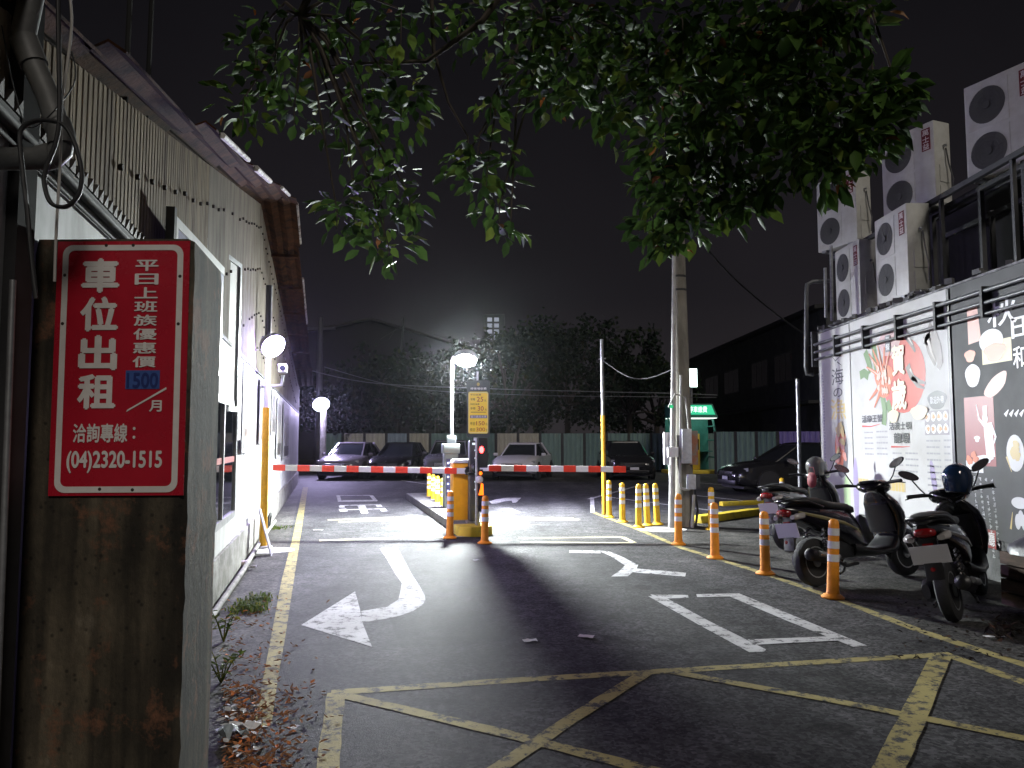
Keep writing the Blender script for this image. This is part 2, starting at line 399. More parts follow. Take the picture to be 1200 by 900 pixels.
gpoly(b, z([(435, 425), (480, 460), (440, 474), (400, 483), (325, 495), (322, 460), (400, 447)]))
gpoly(b, z([(138, 503), (303, 400), (318, 455), (326, 497), (355, 570)]), .0028)
mark('white_turn_arrow', b, WHITE)
z = lambda L_: Z2(L_, 340, 560, 5.4545)
b = MB()
for k, q in enumerate([[(295, 112), (318, 112), (330, 152), (305, 152)], [(305, 145), (555, 140), (557, 150), (306, 153)], [(505, 113), (530, 112), (560, 147), (535, 148)], [(300, 112), (520, 110), (523, 114), (302, 116)]]): gpoly(b, z(q), 0.0022 + 0.0005 * k)
mark('white_exit_character', b, WHITE)
b = MB()
for k, q in enumerate([[(428, 173), (478, 172), (500, 226), (455, 228)], [(310, 178), (345, 176), (352, 190), (316, 192)], [(545, 172), (580, 171), (591, 185), (555, 187)], [(318, 175), (575, 170), (577, 174), (320, 179)], [(318, 203), (600, 196), (602, 200), (320, 208)], [(310, 200), (360, 198), (368, 215), (318, 217)], [(570, 196), (605, 194), (622, 213), (583, 215)]]): gpoly(b, z(q), 0.0022 + 0.0004 * k)
mark('white_exit_character', b, WHITE)
marks('cream_loop_line', PALEY, [([(384, 609.5), (440, 607.5), (492, 606)], 0.12), ([(374, 633.6), (450, 631), (560, 628)], 0.16), ([(397, 612), (470, 609)], 0.08),
    ([(608, 630.6), (730, 629.7)], 0.10), ([(610, 635.6), (742, 636.3)], 0.10), ([(729, 629.6), (743, 636.3)], 0.09), ([(580, 606.6), (672, 607.6)], 0.12), ([(580, 610), (679, 609)], 0.12)])
z = lambda L_: Z2(L_, 560, 560, 5.4545)
b = MB(); gpoly(b, z([(165, 195), (205, 193), (275, 222), (225, 228)])); mark('white_lane_dash', b, WHITE)
b = MB(); gpoly(b, z([(70, 152), (110, 140), (180, 128), (278, 127), (245, 158), (222, 160), (215, 145), (170, 150), (120, 163), (88, 165)])); mark('white_far_arrow', b, WHITE)
marks('white_bay_line', WHITE, [([(709, 582), (790, 592.4), (862, 602)], 0.11), ([(800, 579), (900, 590), (1000, 601)], 0.11), ([(760, 566), (690, 585)], 0.11), ([(820, 566), (1000, 580)], 0.11), ([(545, 574), (470, 563)], 0.11)])
# round pale concrete patch at the utility pole and dark utility cover
c = gp(776, 620.5); ring = [(c.x + 0.42 * cos(a) * (1 + 0.06 * sin(3 * a)), c.y + 0.40 * sin(a)) for a in [2 * pi * k / 24 for k in range(24)]]
tag(sheet('concrete_patch', ring, 0.003, mat('pale_concrete', (0.45, 0.44, 0.42), 0.85, var=0.4, scale=8)), kind='structure')
c = wpt(10.95, 0.25); ring = [(c.x + 0.36 * cos(a), c.y + 0.30 * sin(a) * (1 + .1 * sin(2 * a))) for a in [2 * pi * k / 20 for k in range(20)]]
tag(sheet('concrete_patch', ring, 0.003, MATS['pale_concrete']), kind='structure')

# ================================================================ LEFT WAREHOUSE
wrot = atan2(WD.y, WD.x)
wh = empty('warehouse', wpt(0), wrot, 'old corrugated warehouse with rusty gable roof and white lower wall, left side', 'building')
# local x = along the wall away from the camera, local -y = out toward the road, z = up
def rib_sheet(x0, x1, ztop, zbot, pitch=0.07, depth=0.0035, y=0.0, n_=5):
    """ribbed cladding sheet; ztop and zbot are functions of x"""
    b = MB(); xs = []
    k = 0; x = x0
    while x < x1 - 1e-6:
        for fx, dy in ((0, 0), (0.42, 0), (0.55, -depth), (0.87, -depth)):
            if x + fx * pitch < x1: xs.append((x + fx * pitch, y + dy))
        x += pitch
    xs.append((x1, y))
    top = [(x, yy, ztop(x)) for x, yy in xs]; bot = [(x, yy, zbot(x)) for x, yy in xs]
    n = len(xs); b.add(bot + top, [(i, i + 1, n + i + 1, n + i) for i in range(n - 1)])
    return b
PK, PKZ = 11.4, 4.98
def gab(x): return PKZ - (PK - x) * 0.236 if x < PK else PKZ - (x - PK) * 0.092
CLAD = mat('tan_cladding', (0.25, 0.195, 0.125), 0.75, col2=(0.075, 0.05, 0.03), scale=2.2, stretch=(3.0, 1, 0.45), lo=0.36, hi=0.58, spec=.1)
CLADG = mat('grey_cladding', (0.24, 0.21, 0.17), 0.75, col2=(0.12, 0.10, 0.08), scale=2.0, stretch=(3.0, 1, 0.5), lo=0.34, hi=0.6, spec=.1)
RUST = mat('rusty_sheet', (0.055, 0.023, 0.009), 0.95, col2=(0.016, 0.009, 0.006), scale=5, stretch=(1, 1, 1), lo=0.38, hi=0.62, bump=0.3, spec=.05)
SX0, SX1 = 1.3, 28.4
x = SX0; i = 0
while x < SX1:
    x1 = min(x + 1.75, SX1)
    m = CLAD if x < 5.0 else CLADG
    o = rib_sheet(x + 0.004, x1 - 0.004, gab, lambda q: 2.525, y=-0.003 * (i % 2)).build('cladding_sheet', m, wh, fix=False)
    x = x1; i += 1
scr = MB()
for zz in (0.35, 0.95, 1.6, 2.1):
    xx = 0.4
    while xx < 26:
        zc = gab(xx) - zz + R.uniform(-.02, .02)
        if zc > 2.75: scr.lathe([(0.016, -0.034), (0.016, -0.014)], (xx, 0, zc), 6, 'Y')
        xx += 0.33 if R.random() > .15 else 0.66
scr.build('screw_heads', mat('rust_screw', (0.03, 0.02, 0.015), 0.8), wh)
# gable roof: corrugated sheets that stick out over the wall
def roof_sheet(xa, xb, za, zb, w0, w1, jig):
    b = MB(); n = 13; ys = []
    L = sqrt((xb - xa) ** 2 + (zb - za) ** 2)
    cols = []
    for j in range(n):                           # ribs run up the slope; the profile goes across (y)
        f = j / (n - 1); y = -w1 + (w1 + w0) * f; cols.append((y, 0.02 * (1 if j % 2 else -1)))
    vs = []
    for (px_, pz_) in ((xa, za), (xb, zb)):
        for (y, h) in cols: vs.append((px_, y + R.uniform(-.004, .004), pz_ + h + R.uniform(-jig, jig)))
    fs = [(j, j + 1, n + j + 1, n + j) for j in range(n - 1)]
    b.add(vs, fs); 
    return b
x = 1.2; k = 0
while x < 27.8:
    x1 = min(x + 1.9, 28.2)
    if x < PK < x1: x1 = PK
    w1 = min(.50, .10 + .045 * max(0, x - 1.5)) + R.uniform(-.03, .03)
    o = roof_sheet(x - 0.08 if x != PK else x, x1, gab(x) + 0.06, gab(x1) + 0.045, 0.6, w1, 0.012).build('roof_sheet', RUST, wh, fix=False)
    sm = o.modifiers.new('thick', 'SOLIDIFY'); sm.thickness = 0.012
    if k in (2, 3, 4, 6, 8, 9):
        b = MB(); b.tube([(x + .1, -w1 - .012, gab(x) + .08), (x1 - .15, -w1 - .012, gab(x1) + .065)], 0.022 + 0.008 * (k % 2), 6)
        b.build('edge_trim', mat('flaking_trim', (0.55, 0.54, 0.52), 0.7, col2=(0.12, 0.08, 0.06), scale=9, lo=.35, hi=.6), wh)
    x = x1; k += 1
b = MB()                                          # rafters below the overhang
for xx in [13.6, 15.6, 17.6, 19.8, 22.0, 24.5]:
    b2_ = MB().bbox(xx, xx + 0.06, -min(.46, .05 + .045 * xx), 0.1, gab(xx + .03) - 0.05, gab(xx + .03) + 0.0); b2_.build('rafter', RUST, wh)
# lower wall: plinth, white boards with joints, window, top rail
PLIN = mat('plinth_concrete', (0.36, 0.35, 0.33), 0.9, col2=(0.17, 0.16, 0.145), scale=4, bump=.4, bscale=30)
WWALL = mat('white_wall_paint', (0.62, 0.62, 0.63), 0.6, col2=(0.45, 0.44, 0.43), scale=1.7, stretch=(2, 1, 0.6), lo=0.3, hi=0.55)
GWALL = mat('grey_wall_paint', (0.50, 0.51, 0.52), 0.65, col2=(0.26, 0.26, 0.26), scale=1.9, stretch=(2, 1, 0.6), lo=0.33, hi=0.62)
MB().bbox(SX0, SX1, -0.045, 0.16, -0.1, 0.42).build('plinth', PLIN, wh, bevel=0.015)
x = SX0; i = 0
ws0, _ = wl(262, 540); ws1, _ = wl(271, 540)
while x < SX1 - .01:
    x1 = min(x + 1.22, SX1)
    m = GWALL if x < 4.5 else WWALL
    MB().bbox(x + 0.005, x1 - 0.005, -0.012 - 0.004 * (i % 2), 0.10, 0.42, 2.48).build('wall_board', m, wh)
    x = x1; i += 1
MB().bbox(SX0, SX1, 0.10, 0.16, 0.3, 2.7).build('backing', BLACK, wh)
MB().bbox(SX0, SX1, -0.03, 0.10, 2.482, 2.52).build('top_rail', mat('trim_dim', (.12, .12, .12), .7, var=.4, scale=9, spec=.2), wh)
b = MB()                                          # jagged end of an old corrugated strip and its pipe above the rail, near end
for q in range(60):
    xx = 1.4 + q * 0.075; b.add([(xx, -.05, 2.525), (xx + .06, -.05, 2.525), (xx + .03, -.06, 2.575), (xx, -.03, 2.525), (xx + .06, -.03, 2.525), (xx + .03, -.035, 2.575)], [(0, 1, 2), (3, 5, 4), (0, 2, 5, 3), (1, 4, 5, 2), (0, 3, 4, 1)])
b.build('serrated_flashing', mat('dark_flashing', (0.07, 0.06, 0.055), 0.7, var=.4, scale=12), wh)
MB().bbox(1.3, 6.2, -0.045, -0.032, 2.47, 2.522).build('gutter_ledge', mat('trim_dim', (.12, .12, .12), .7, var=.4, scale=9, spec=.2), wh)
MB().tube([(1.3, -.06, 2.47), (2, -.058, 2.475), (6, -.06, 2.47)], 0.014, 8).build('rail_pipe', MATS['trim_dim'], wh, smooth=60)
MB().tube([(1.3, -.035, 2.43), (2.2, -.035, 2.432), (6, -.035, 2.43)], 0.008, 8).build('rail_conduit', MATS['trim_dim'], wh, smooth=60)
w_ = MB().bbox(ws0 - 1.6, ws1, -0.03, -0.018, 0.75, 1.86).build('window', GLASSD, wh)
fr = MB()
for a, b_, c_, d_ in ((ws0 - 1.66, ws1 + .06, 1.86, 1.93), (ws0 - 1.66, ws1 + .06, .68, .75), (ws0 - 1.66, ws0 - 1.6, .75, 1.86), (ws1, ws1 + .06, .75, 1.86), (ws0 - .4, ws0 - .35, .75, 1.86)):
    fr.bbox(a, b_, -0.05, -0.013, c_, d_)
fr.build('window_frame', GALV, w_)
MB().bbox(ws0 - 1.6, ws1 - .02, -0.034, -0.0305, 1.28, 1.34).build('red_reflection_strip', mat('red_reflection', (0.45, 0.03, 0.03), 0.4), w_)  # red strip painted as a red light's reflection in the glass
MB().bbox(SX1, SX1 + 0.1, -0.02, 3.5, 0, 3.35).build('end_wall', GWALL, wh)
MB().bbox(SX0, SX1, 3.0, 3.1, 0, 3.4).build('rear_wall', GWALL, wh)
# cctv camera on a bracket
cs, cz = wl(331, 430, 0.35)
cc = empty('security_camera', wpt(cs, 0, cz), wrot, 'small white security camera on an arm of the warehouse wall', 'camera')
MB().tube([(0, 0, -.28), (0, -.12, -.30), (0, -.34, -.27), (0, -.36, -.12)], 0.022, 8).build('bracket', STEELW, cc, smooth=60)
MB().box((-.05, -.36, -.03), (.30, .12, .12)).build('housing', STEELW, cc, bevel=.02)
MB().lathe([(0.04, -.21), (.045, -.19), (.03, -.18)], (0, -.36, -.03), 12, 'X').build('lens', GLASSD, cc)
# thin poles on the roof line
for px, y0, y1 in ((160, 0, 80), (184, 0, 90)):
    s_, z_ = wl(px, y1); 
    t_ = MB().tube([(0, 0, -.45), (0.02, 0, 2.2)], 0.014, 6).build('roof_pole', mat('pole_black', (.006, .006, .006), .9), None, loc=wpt(s_, -.05, z_))  # one even near-black, lowered to read as a dark line
    tag(t_, 'thin dark pole above the rusty roof edge, ' + ('left of the two' if px < 170 else 'right of the two'), 'pole')

# signboards and banners fixed to the warehouse
def board(name, px0, px1, off, z0, z1, m, label, cat='sign', thick=.05, **kw):
    s0, _ = wl(px0, 500, off); s1, _ = wl(px1, 500, off)
    return s0, s1
e1 = Vector((ray(275, 500).x / ray(275, 500).y * 8.15, 8.15, 0)); dv = Vector((0.05, -1, 0)).normalized(); e0 = e1 + dv * 2.6
sb = empty('signboard', e0, atan2(-dv.y, -dv.x), 'large white framed signboard on the warehouse wall, just behind the concrete pillar', 'sign')
MB().bbox(0, 2.6, 0, 0.07, 1.86, 3.36).build('panel', WWALL, sb)
fr = MB()
for a in ((0, 2.6, 3.36, 3.41), (0, 2.6, 1.81, 1.86), (2.6, 2.65, 1.81, 3.41), (-.05, 0, 1.81, 3.41)): fr.bbox(a[0], a[1], -.02, .08, a[2], a[3])
fr.build('frame', GALV, sb)
e0 = Vector((ray(197, 500).x / ray(197, 500).y * 4.45, 4.45, 0)); dv = Vector((-0.165, 1, 0)).normalized()
sb = empty('blue_signboard', e0, atan2(dv.y, dv.x), 'blue sign with white border and dark post above the pillar top', 'sign')
MB().bbox(0.02, 1.4, 0, 0.05, 2.0, 2.83).build('panel', mat('blue_panel', (0.07, 0.06, 0.22), 0.4), sb)
fr = MB(); fr.bbox(0.02, 1.4, -.006, 0, 2.77, 2.83); fr.bbox(0.02, .06, -.006, 0, 2.0, 2.77); fr.build('border', STEELW, sb)
MB().bbox(-.045, 0.0, -.01, .04, 1.9, 2.87).build('post', BLACK, sb)
posters = [(276, 280.5, 418, 516, (0.75, 0.5, 0.42), 'narrow pale food banner right of the big white signboard'), (282, 291, 424, 531, (0.85, 0.22, 0.06), 'food banner with orange disc left of the yellow lamp pole'),
           (302.5, 308, 442, 520, (0.5, 0.4, 0.3), 'first food banner right of the yellow lamp pole'), (310, 315, 449, 512, (0.12, 0.11, 0.12), 'dark food banner second from the lamp pole, right side'),
           (316.5, 321.5, 455, 510, (0.18, 0.16, 0.16), 'dark narrow banner third from the lamp pole'), (323, 329, 466, 537, (0.35, 0.33, 0.30), 'grey menu banner near the far end of the warehouse'), (331, 338, 470, 538, (0.32, 0.30, 0.28), 'last grey menu banner at the far end of the warehouse wall')]
for px0, px1, y0, y1, c_, lab in posters:
    s0, zt = wl(px0, y0, .02); s1, _ = wl(px1, y0, .02); _, zb = wl(px0, y1, .02); zt = min(zt, 2.58)
    p = empty('food_banner', wpt(s0, 0.05, 0), wrot, lab, 'banner', 'food banners on the warehouse')
    w_ = s1 - s0
    MB().bbox(0, w_, -.006, 0.004, zb, zt).build('sheet', mat('banner_white', (0.28, 0.27, 0.29), 0.7), p)
    d = MB(); cz = zb + (zt - zb) * .42; d.prism([(w_ / 2 + w_ * .36 * cos(a), cz + min(w_ * .4, .26) * sin(a)) for a in [2 * pi * k / 18 for k in range(18)]], -.0085, -.0065, 'Y')
    d.build('printed_disc', mat('print_%d' % posters.index((px0, px1, y0, y1, c_, lab)), tuple(v * .45 for v in c_), 0.6), p)
    d = MB(); d.bbox(w_ * .12, w_ * .88, -.0085, -.0065, zb + .06, zb + .30)
    for k in range(5): d.bbox(w_ * (.1 + .15 * k), w_ * (.16 + .16 * k), -.0085, -.0065, zt - .12 - .1 * R.random() - .32, zt - .1)
    d.build('printed_blocks', mat('print_dark', (0.03, 0.025, 0.025), 0.6), p)

# ================================================================ GATE PILLAR AND RENTAL SIGN
PD = 2.6
pl = yp(28, 517, PD); pr = yp(219, 517, PD); pz = yp(130, 278, PD).z
PDIR = Vector((-0.18, 1, 0)).normalized()
m = bpy.data.materials.new('mossy_concrete'); m.use_nodes = True; n = m.node_tree.nodes; L = m.node_tree.links; bs = n['Principled BSDF']
t = n.new('ShaderNodeTexCoord'); mp = n.new('ShaderNodeMapping'); mp.inputs['Scale'].default_value = (1, 1, .55); L.new(t.outputs['Object'], mp.inputs[0])
def nz_(s, d=8, r=.65):
    q = n.new('ShaderNodeTexNoise'); q.inputs['Scale'].default_value = s; q.inputs['Detail'].default_value = d; q.inputs['Roughness'].default_value = r; L.new(mp.outputs[0], q.inputs[0]); return q
r1 = n.new('ShaderNodeValToRGB'); L.new(nz_(2.6).outputs['Fac'], r1.inputs[0]); q = r1.color_ramp.elements
q[0].position = .36; q[0].color = (.028, .024, .017, 1); q[1].position = .58; q[1].color = (.095, .082, .060, 1); qq = q.new(.70); qq.color = (.28, .255, .215, 1)
r2 = n.new('ShaderNodeValToRGB'); L.new(nz_(22, 9, .75).outputs['Fac'], r2.inputs[0]); q = r2.color_ramp.elements; q[0].position = .3; q[0].color = (.55, .55, .55, 1); q[1].position = .7; q[1].color = (1.25, 1.2, 1.15, 1)
mx = n.new('ShaderNodeMix'); mx.data_type = 'RGBA'; mx.blend_type = 'MULTIPLY'; mx.inputs[0].default_value = 1; L.new(r1.outputs[0], mx.inputs[6]); L.new(r2.outputs[0], mx.inputs[7])
def mixc(kind, f, a_, c_):
    x_ = n.new('ShaderNodeMix'); x_.data_type = 'RGBA'; x_.blend_type = kind
    if isinstance(f, float): x_.inputs[0].default_value = f
    else: L.new(f, x_.inputs[0])
    L.new(a_, x_.inputs[6])
    if isinstance(c_, tuple): x_.inputs[7].default_value = c_
    else: L.new(c_, x_.inputs[7])
    return x_.outputs[2]
def rmp(src, p0, c0, p1, c1):
    r_ = n.new('ShaderNodeValToRGB'); L.new(src, r_.inputs[0]); e_ = r_.color_ramp.elements; e_[0].position = p0; e_[0].color = (*c0, 1); e_[1].position = p1; e_[1].color = (*c1, 1); return r_.outputs[0]
m2 = n.new('ShaderNodeMapping'); m2.inputs['Scale'].default_value = (9, 9, .55); L.new(t.outputs['Object'], m2.inputs[0])
st_ = n.new('ShaderNodeTexNoise'); st_.inputs['Scale'].default_value = 1.6; st_.inputs['Detail'].default_value = 6; L.new(m2.outputs[0], st_.inputs[0])
cc = mixc('MULTIPLY', 1.0, mx.outputs[2], rmp(st_.outputs['Fac'], .38, (.42, .40, .36), .60, (1.25, 1.2, 1.12)))       # rain streaks
vp_ = n.new('ShaderNodeTexVoronoi'); vp_.inputs['Scale'].default_value = 26; L.new(t.outputs['Object'], vp_.inputs[0])
cc = mixc('MULTIPLY', .85, cc, rmp(vp_.outputs['Distance'], .10, (.25, .24, .22), .22, (1, 1, 1)))                         # pores
rs_ = n.new('ShaderNodeTexNoise'); rs_.inputs['Scale'].default_value = 4.5; rs_.inputs['Detail'].default_value = 8; rs_.inputs['Roughness'].default_value = .75; L.new(t.outputs['Object'], rs_.inputs[0])
cc = mixc('MIX', rmp(rs_.outputs['Fac'], .545, (0, 0, 0), .64, (.75, .75, .75)), cc, (.20, .085, .045, 1))                   # rust-red blotches
L.new(cc, bs.inputs['Base Color']); bs.inputs['Roughness'].default_value = .9
bp = n.new('ShaderNodeBump'); bp.inputs['Strength'].default_value = .6; bp.inputs['Distance'].default_value = .015; L.new(nz_(30, 8, .7).outputs['Fac'], bp.inputs['Height']); L.new(bp.outputs[0], bs.inputs['Normal'])
MOSS = m
pil = empty('concrete_pillar', (pl.x, PD, 0), 0, 'thick weathered concrete gate pillar carrying the red sign', 'pillar')
w_ = pr.x - pl.x; bk = PDIR * 0.55
fp = [(0, 0), (w_, 0), (w_ + bk.x, bk.y), (bk.x, bk.y)]
b = MB(); rings = []
for k in range(46):
    z_ = -0.2 + (pz + 0.2) * k / 45; jj = lambda: R.uniform(-.0018, .0018) * (1 + 3.5 * (R.random() < .06))
    # the arrises are a little worn
    c = .018; rings.append([(c + jj(), jj() * .3, z_), (w_ - c + jj(), jj() * .3, z_), (w_ + jj() * .6, c + jj(), z_), (w_ + bk.x + jj(), bk.y - c, z_), (w_ + bk.x - c, bk.y, z_), (bk.x, bk.y, z_), (0, c, z_)])
rings[-1] = [(p[0] * .985 + .004, p[1] * .97 + .008, p[2] + R.uniform(-.012, .004)) for p in rings[-1]]
b.loft(rings); b.build('shaft', MOSS, pil, smooth=24)
sg = empty('rental_sign', (0, 0, 0), 0, 'red parking rental sign with white lettering fixed to the concrete pillar', 'sign')
c00 = yp(62, 581, PD); c11 = yp(222, 284, PD); c01 = yp(68, 285, PD)
sg.location = (yp(65, 430, PD).x, PD - 0.006, c00.z); SW, SH = yp(221, 430, PD).x - yp(65, 430, PD).x, c11.z - c00.z
sg.rotation_euler = (0, radians(-0.3), 0)
SR = mat('sign_red', (0.46, 0.013, 0.030), 0.25, var=.12, scale=5)
SWH = mat('sign_white', (0.74, 0.70, 0.67), 0.5, var=.1, scale=20)
MB().bbox(0, SW, -0.004, 0.0, 0, SH).build('plate', SR, sg)
# border: rounded frame
def rrect(x0, x1, z0, z1, r, n=6):
    o = []
    for cx, cz, a0 in ((x1 - r, z1 - r, 0), (x0 + r, z1 - r, 90), (x0 + r, z0 + r, 180), (x1 - r, z0 + r, 270)):
        o += [(cx + r * cos(radians(a0 + 90 * k / n)), cz + r * sin(radians(a0 + 90 * k / n))) for k in range(n + 1)]
    return o
PX = SW / 157.0                                     # metres for one photo pixel on the sign
def X(px): return (px - 65) * PX
def Zs(py): return SH - (py - 285) * (SH / 295.5)
def ringflat(mb, o, i_, y):
    n = len(o); mb.add([(p[0], y, p[1]) for p in o] + [(p[0], y, p[1]) for p in i_], [(k, (k + 1) % n, n + (k + 1) % n, n + k) for k in range(n)])
b = MB(); mg = .0062 / PX
ringflat(b, rrect(X(72), X(215), Zs(577), Zs(289.5), 12 * PX), rrect(X(79), X(208), Zs(570), Zs(296), 7 * PX), -.0062); b.build('border', SWH, sg)
y_ = -.0065
b = MB(); col_text(b, '車位出租', X(96.5), X(138.5), Zs(303), Zs(484), y_, .058, .16); b.build('main_lettering', SWH, sg)
b = MB(); col_text(b, '平日上班族優惠價', X(159), X(185.5), Zs(306), Zs(435), y_, .035, .22); b.build('side_lettering', SWH, sg)
b = MB(); b.bbox(X(151), X(191), -.0062, -.0045, Zs(458.5), Zs(437)); b.build('price_sticker', mat('blue_sticker', (0.05, 0.11, 0.36), .5, var=.25, scale=40), sg)
b = MB(); put_text(b, '1500', X(153), X(189), Zs(457), Zs(440), -.0075, .04); b.build('price_lettering', mat('navy_print', (0.015, 0.03, 0.15), .5), sg)
b = MB(); put_text(b, '月', X(180), X(194), Zs(484.5), Zs(472), y_, .04); b.flat([(X(153), y_, Zs(485)), (X(154), y_, Zs(482.5)), (X(199), y_, Zs(456.5)), (X(199.5), y_, Zs(459))]); b.build('month_lettering', SWH, sg)
b = MB(); put_text(b, '洽詢專線', X(92), X(155), Zs(519.5), Zs(498.5), y_, .04)
for zz in (504, 514): b.prism([(X(163) + 1.6 * PX * cos(a), Zs(zz) + 1.9 * PX * sin(a)) for a in [2 * pi * k / 10 for k in range(10)]], y_, y_ + .0005, 'Y')
b.build('enquiry_lettering', SWH, sg)
b = MB(); put_text(b, '(04)2320-1515', X(86), X(196), Zs(554), Zs(530), y_, .05); b.build('phone_lettering', SWH, sg)
for qx, qy in ((123, 290), (155, 290), (75, 325), (211.5, 327), (74.5, 382), (211, 383), (125, 573), (163, 574)):
    MB().lathe([(0.0045, -.008), (0.006, -.006)], (X(qx), 0, Zs(qy)), 8, 'Y').build('nail_head', MATS['rust_screw'], sg)

# drain pipes and cables in front of the warehouse, upper left
PIPE = mat('grey_pvc', (0.10, 0.10, 0.098), 0.55, var=.35, scale=8)
dp = empty('drain_pipe', (0, 0, 0), 0, 'thick grey drain pipe with elbow joints in the upper left corner', 'pipe')
Yd = 2.25
P_ = lambda x, y, Y=Yd: yp(x, y, Y)
MB().tube([P_(-60, 186), P_(-10, 186), P_(48, 186), P_(62, 184), P_(71, 176), P_(73, 164), P_(68, 148), P_(55, 110), P_(38, 72), P_(30, 55), P_(28, 38), P_(33, 15), P_(40, -20)], 0.034, 14).build('pipe', PIPE, dp, smooth=50)
for (a, b_) in (((48, 186), (64, 182)), ((73, 170), (66, 143)), ((40, 76), (28, 46))): MB().tube([P_(*a), P_((a[0] + b_[0]) / 2 + (2 if a[0] > 60 else 0), (a[1] + b_[1]) / 2), P_(*b_)], 0.0395, 14).build('pipe_collar', PIPE, dp, smooth=50)
def cable(pts, r, m, label, Y=None, name='cable', n=6):
    q = [Vector(p) for p in pts]; f = []
    for i in range(len(q) - 1):                     # catmull-rom
        p0, p1, p2, p3 = q[max(i - 1, 0)], q[i], q[i + 1], q[min(i + 2, len(q) - 1)]
        for k in range(n):
            t = k / n; f.append(0.5 * ((2 * p1) + (p2 - p0) * t + (2 * p0 - 5 * p1 + 4 * p2 - p3) * t * t + (3 * p1 - p0 - 3 * p2 + p3) * t ** 3))
    f.append(q[-1])
    o = MB().tube(f, r, 6).build(name, m, None, smooth=60); return tag(o, label, 'cable')
PALEC = mat('pale_cable', (0.35, 0.33, 0.31), .6)
cable([P_(*p, 2.15) for p in [(80, -20), (84, 25), (79, 75), (73, 115), (72, 150), (70, 200), (66, 270), (64, 330)]], .004, PALEC, 'pale cable hanging beside the drain pipe')
cable([P_(*p, 2.1) for p in [(68, -20), (69, 60), (70, 130), (66, 165), (55, 195), (52, 215), (60, 238), (78, 242), (92, 228), (96, 205), (90, 175), (78, 150), (62, 142), (40, 142), (25, 152), (24, 175), (30, 230), (36, 290), (42, 350)]], .0065, CABLE, 'black cable looped below the drain pipe elbow')
cable([P_(*p, 2.2) for p in [(2, 30), (18, 110), (38, 150), (86, 100), (84, 60)]], .002, CABLE, 'thin dark wire crossing behind the drain pipe')
# dark steel post and brackets at the left edge
dpst = empty('steel_post', (yp(2, 517, 2.42).x, 2.42, 0), 0, 'dark steel post with braces at the left picture edge', 'post')
MB().box((0, 0, 1.6), (.09, .09, 3.4)).build('post', mat('dark_steel', (.03, .03, .032), .6, var=.4), dpst)
for za, zb in ((1.95, 1.78), (1.32, 1.32), (.75, .85), (.35, .2)): MB().tube([(0, .30, za), (.20, .42, zb)], .018, 6).build('brace', MATS['dark_steel'], dpst)
MB().tube([(.07, -.06, -.02), (.06, -.06, 1.2), (.05, -.06, 2.0)], .010, 8).build('conduit', GALV, dpst, smooth=60)
# repaired strip and joints in the asphalt
b = MB(); band(b, [gp(548, 616), gp(640, 615), (gp(700, 612.5))], .05, .0018); mark('asphalt_joint', b, mat('tar', (.015, .015, .016), .7))
b = MB(); band(b, [gp(376, 622), gp(400, 623.5), gp(416, 622.5)], .10, .0018, .02); mark('asphalt_joint', b, MATS['tar'])
b = MB(); gpoly(b, [(905, 790), (1010, 782), (1060, 812), (940, 824)], .0012); mark('repair_patch', b, asphalt_mat('repair_asphalt', (.05, .05, .052), (.03, .03, .031), (.12, .12, .12)))
b = MB(); gpoly(b, [(455, 722), (560, 716), (585, 752), (470, 760)], .0012); mark('repair_patch', b, MATS['repair_asphalt'])

# ================================================================ FLOOD LAMPS
def flood_head(parent, loc, aim, m, r=.18, visor=0.0):
    """round LED flood lamp: finned housing, rim, domed glowing glass, optional half visor added to cut upward light; aim = direction it shines to"""
    q = Vector(aim).normalized().to_track_quat('Y', 'Z').to_euler()
    hd = empty('lamp_head', loc, 0); hd.parent = parent; hd.rotation_euler = q
    G_ = mat('lamp_grey', (.16, .16, .17), .5)
    MB().lathe([(r * .45, -.12), (r * .8, -.09), (r * 1.02, -.05), (r * 1.06, 0.0), (r * 1.0, .012), (r * .9, .012)], (0, 0, 0), 24, 'Y').build('housing', G_, hd, smooth=40)
    b = MB()
    for k in range(9): b.bbox(-r * .6 + k * r * .15, -r * .6 + k * r * .15 + .01, -.15, -.1215, -r * .4, r * .4)
    b.build('cooling_fins', G_, hd)
    MB().lathe([(r * .93, .013), (r * .93, .02), (r * .82, .034), (r * .60, .046), (r * .32, .053), (r * .04, .055)], (0, 0, 0), 24, 'Y').build('glowing_glass', m, hd, smooth=60)
    if visor:  # visor added to keep the lamp's light off the leaves above
        v = [[(r * 1.07 * cos(a), y, r * 1.07 * sin(a)) for a in [radians(15 + 150 * k / 14) for k in range(15)]] for y in (0.0, visor)]
        o = MB().loft(v, closed=False).build('visor', G_, hd); o.modifiers.new('thick', 'SOLIDIFY').thickness = .004
    return hd
L1M = emit_mat('led_violet_white', (0.58, 0.47, 1.0), 720.0)
L2M = emit_mat('led_cool_white', (0.64, 0.57, 1.0), 800.0)
L3M = emit_mat('led_green_white', (0.93, 1.0, 0.98), 6300.0)
L3B = emit_mat('led_violet_back', (0.52, 0.42, 1.0), 2800.0)

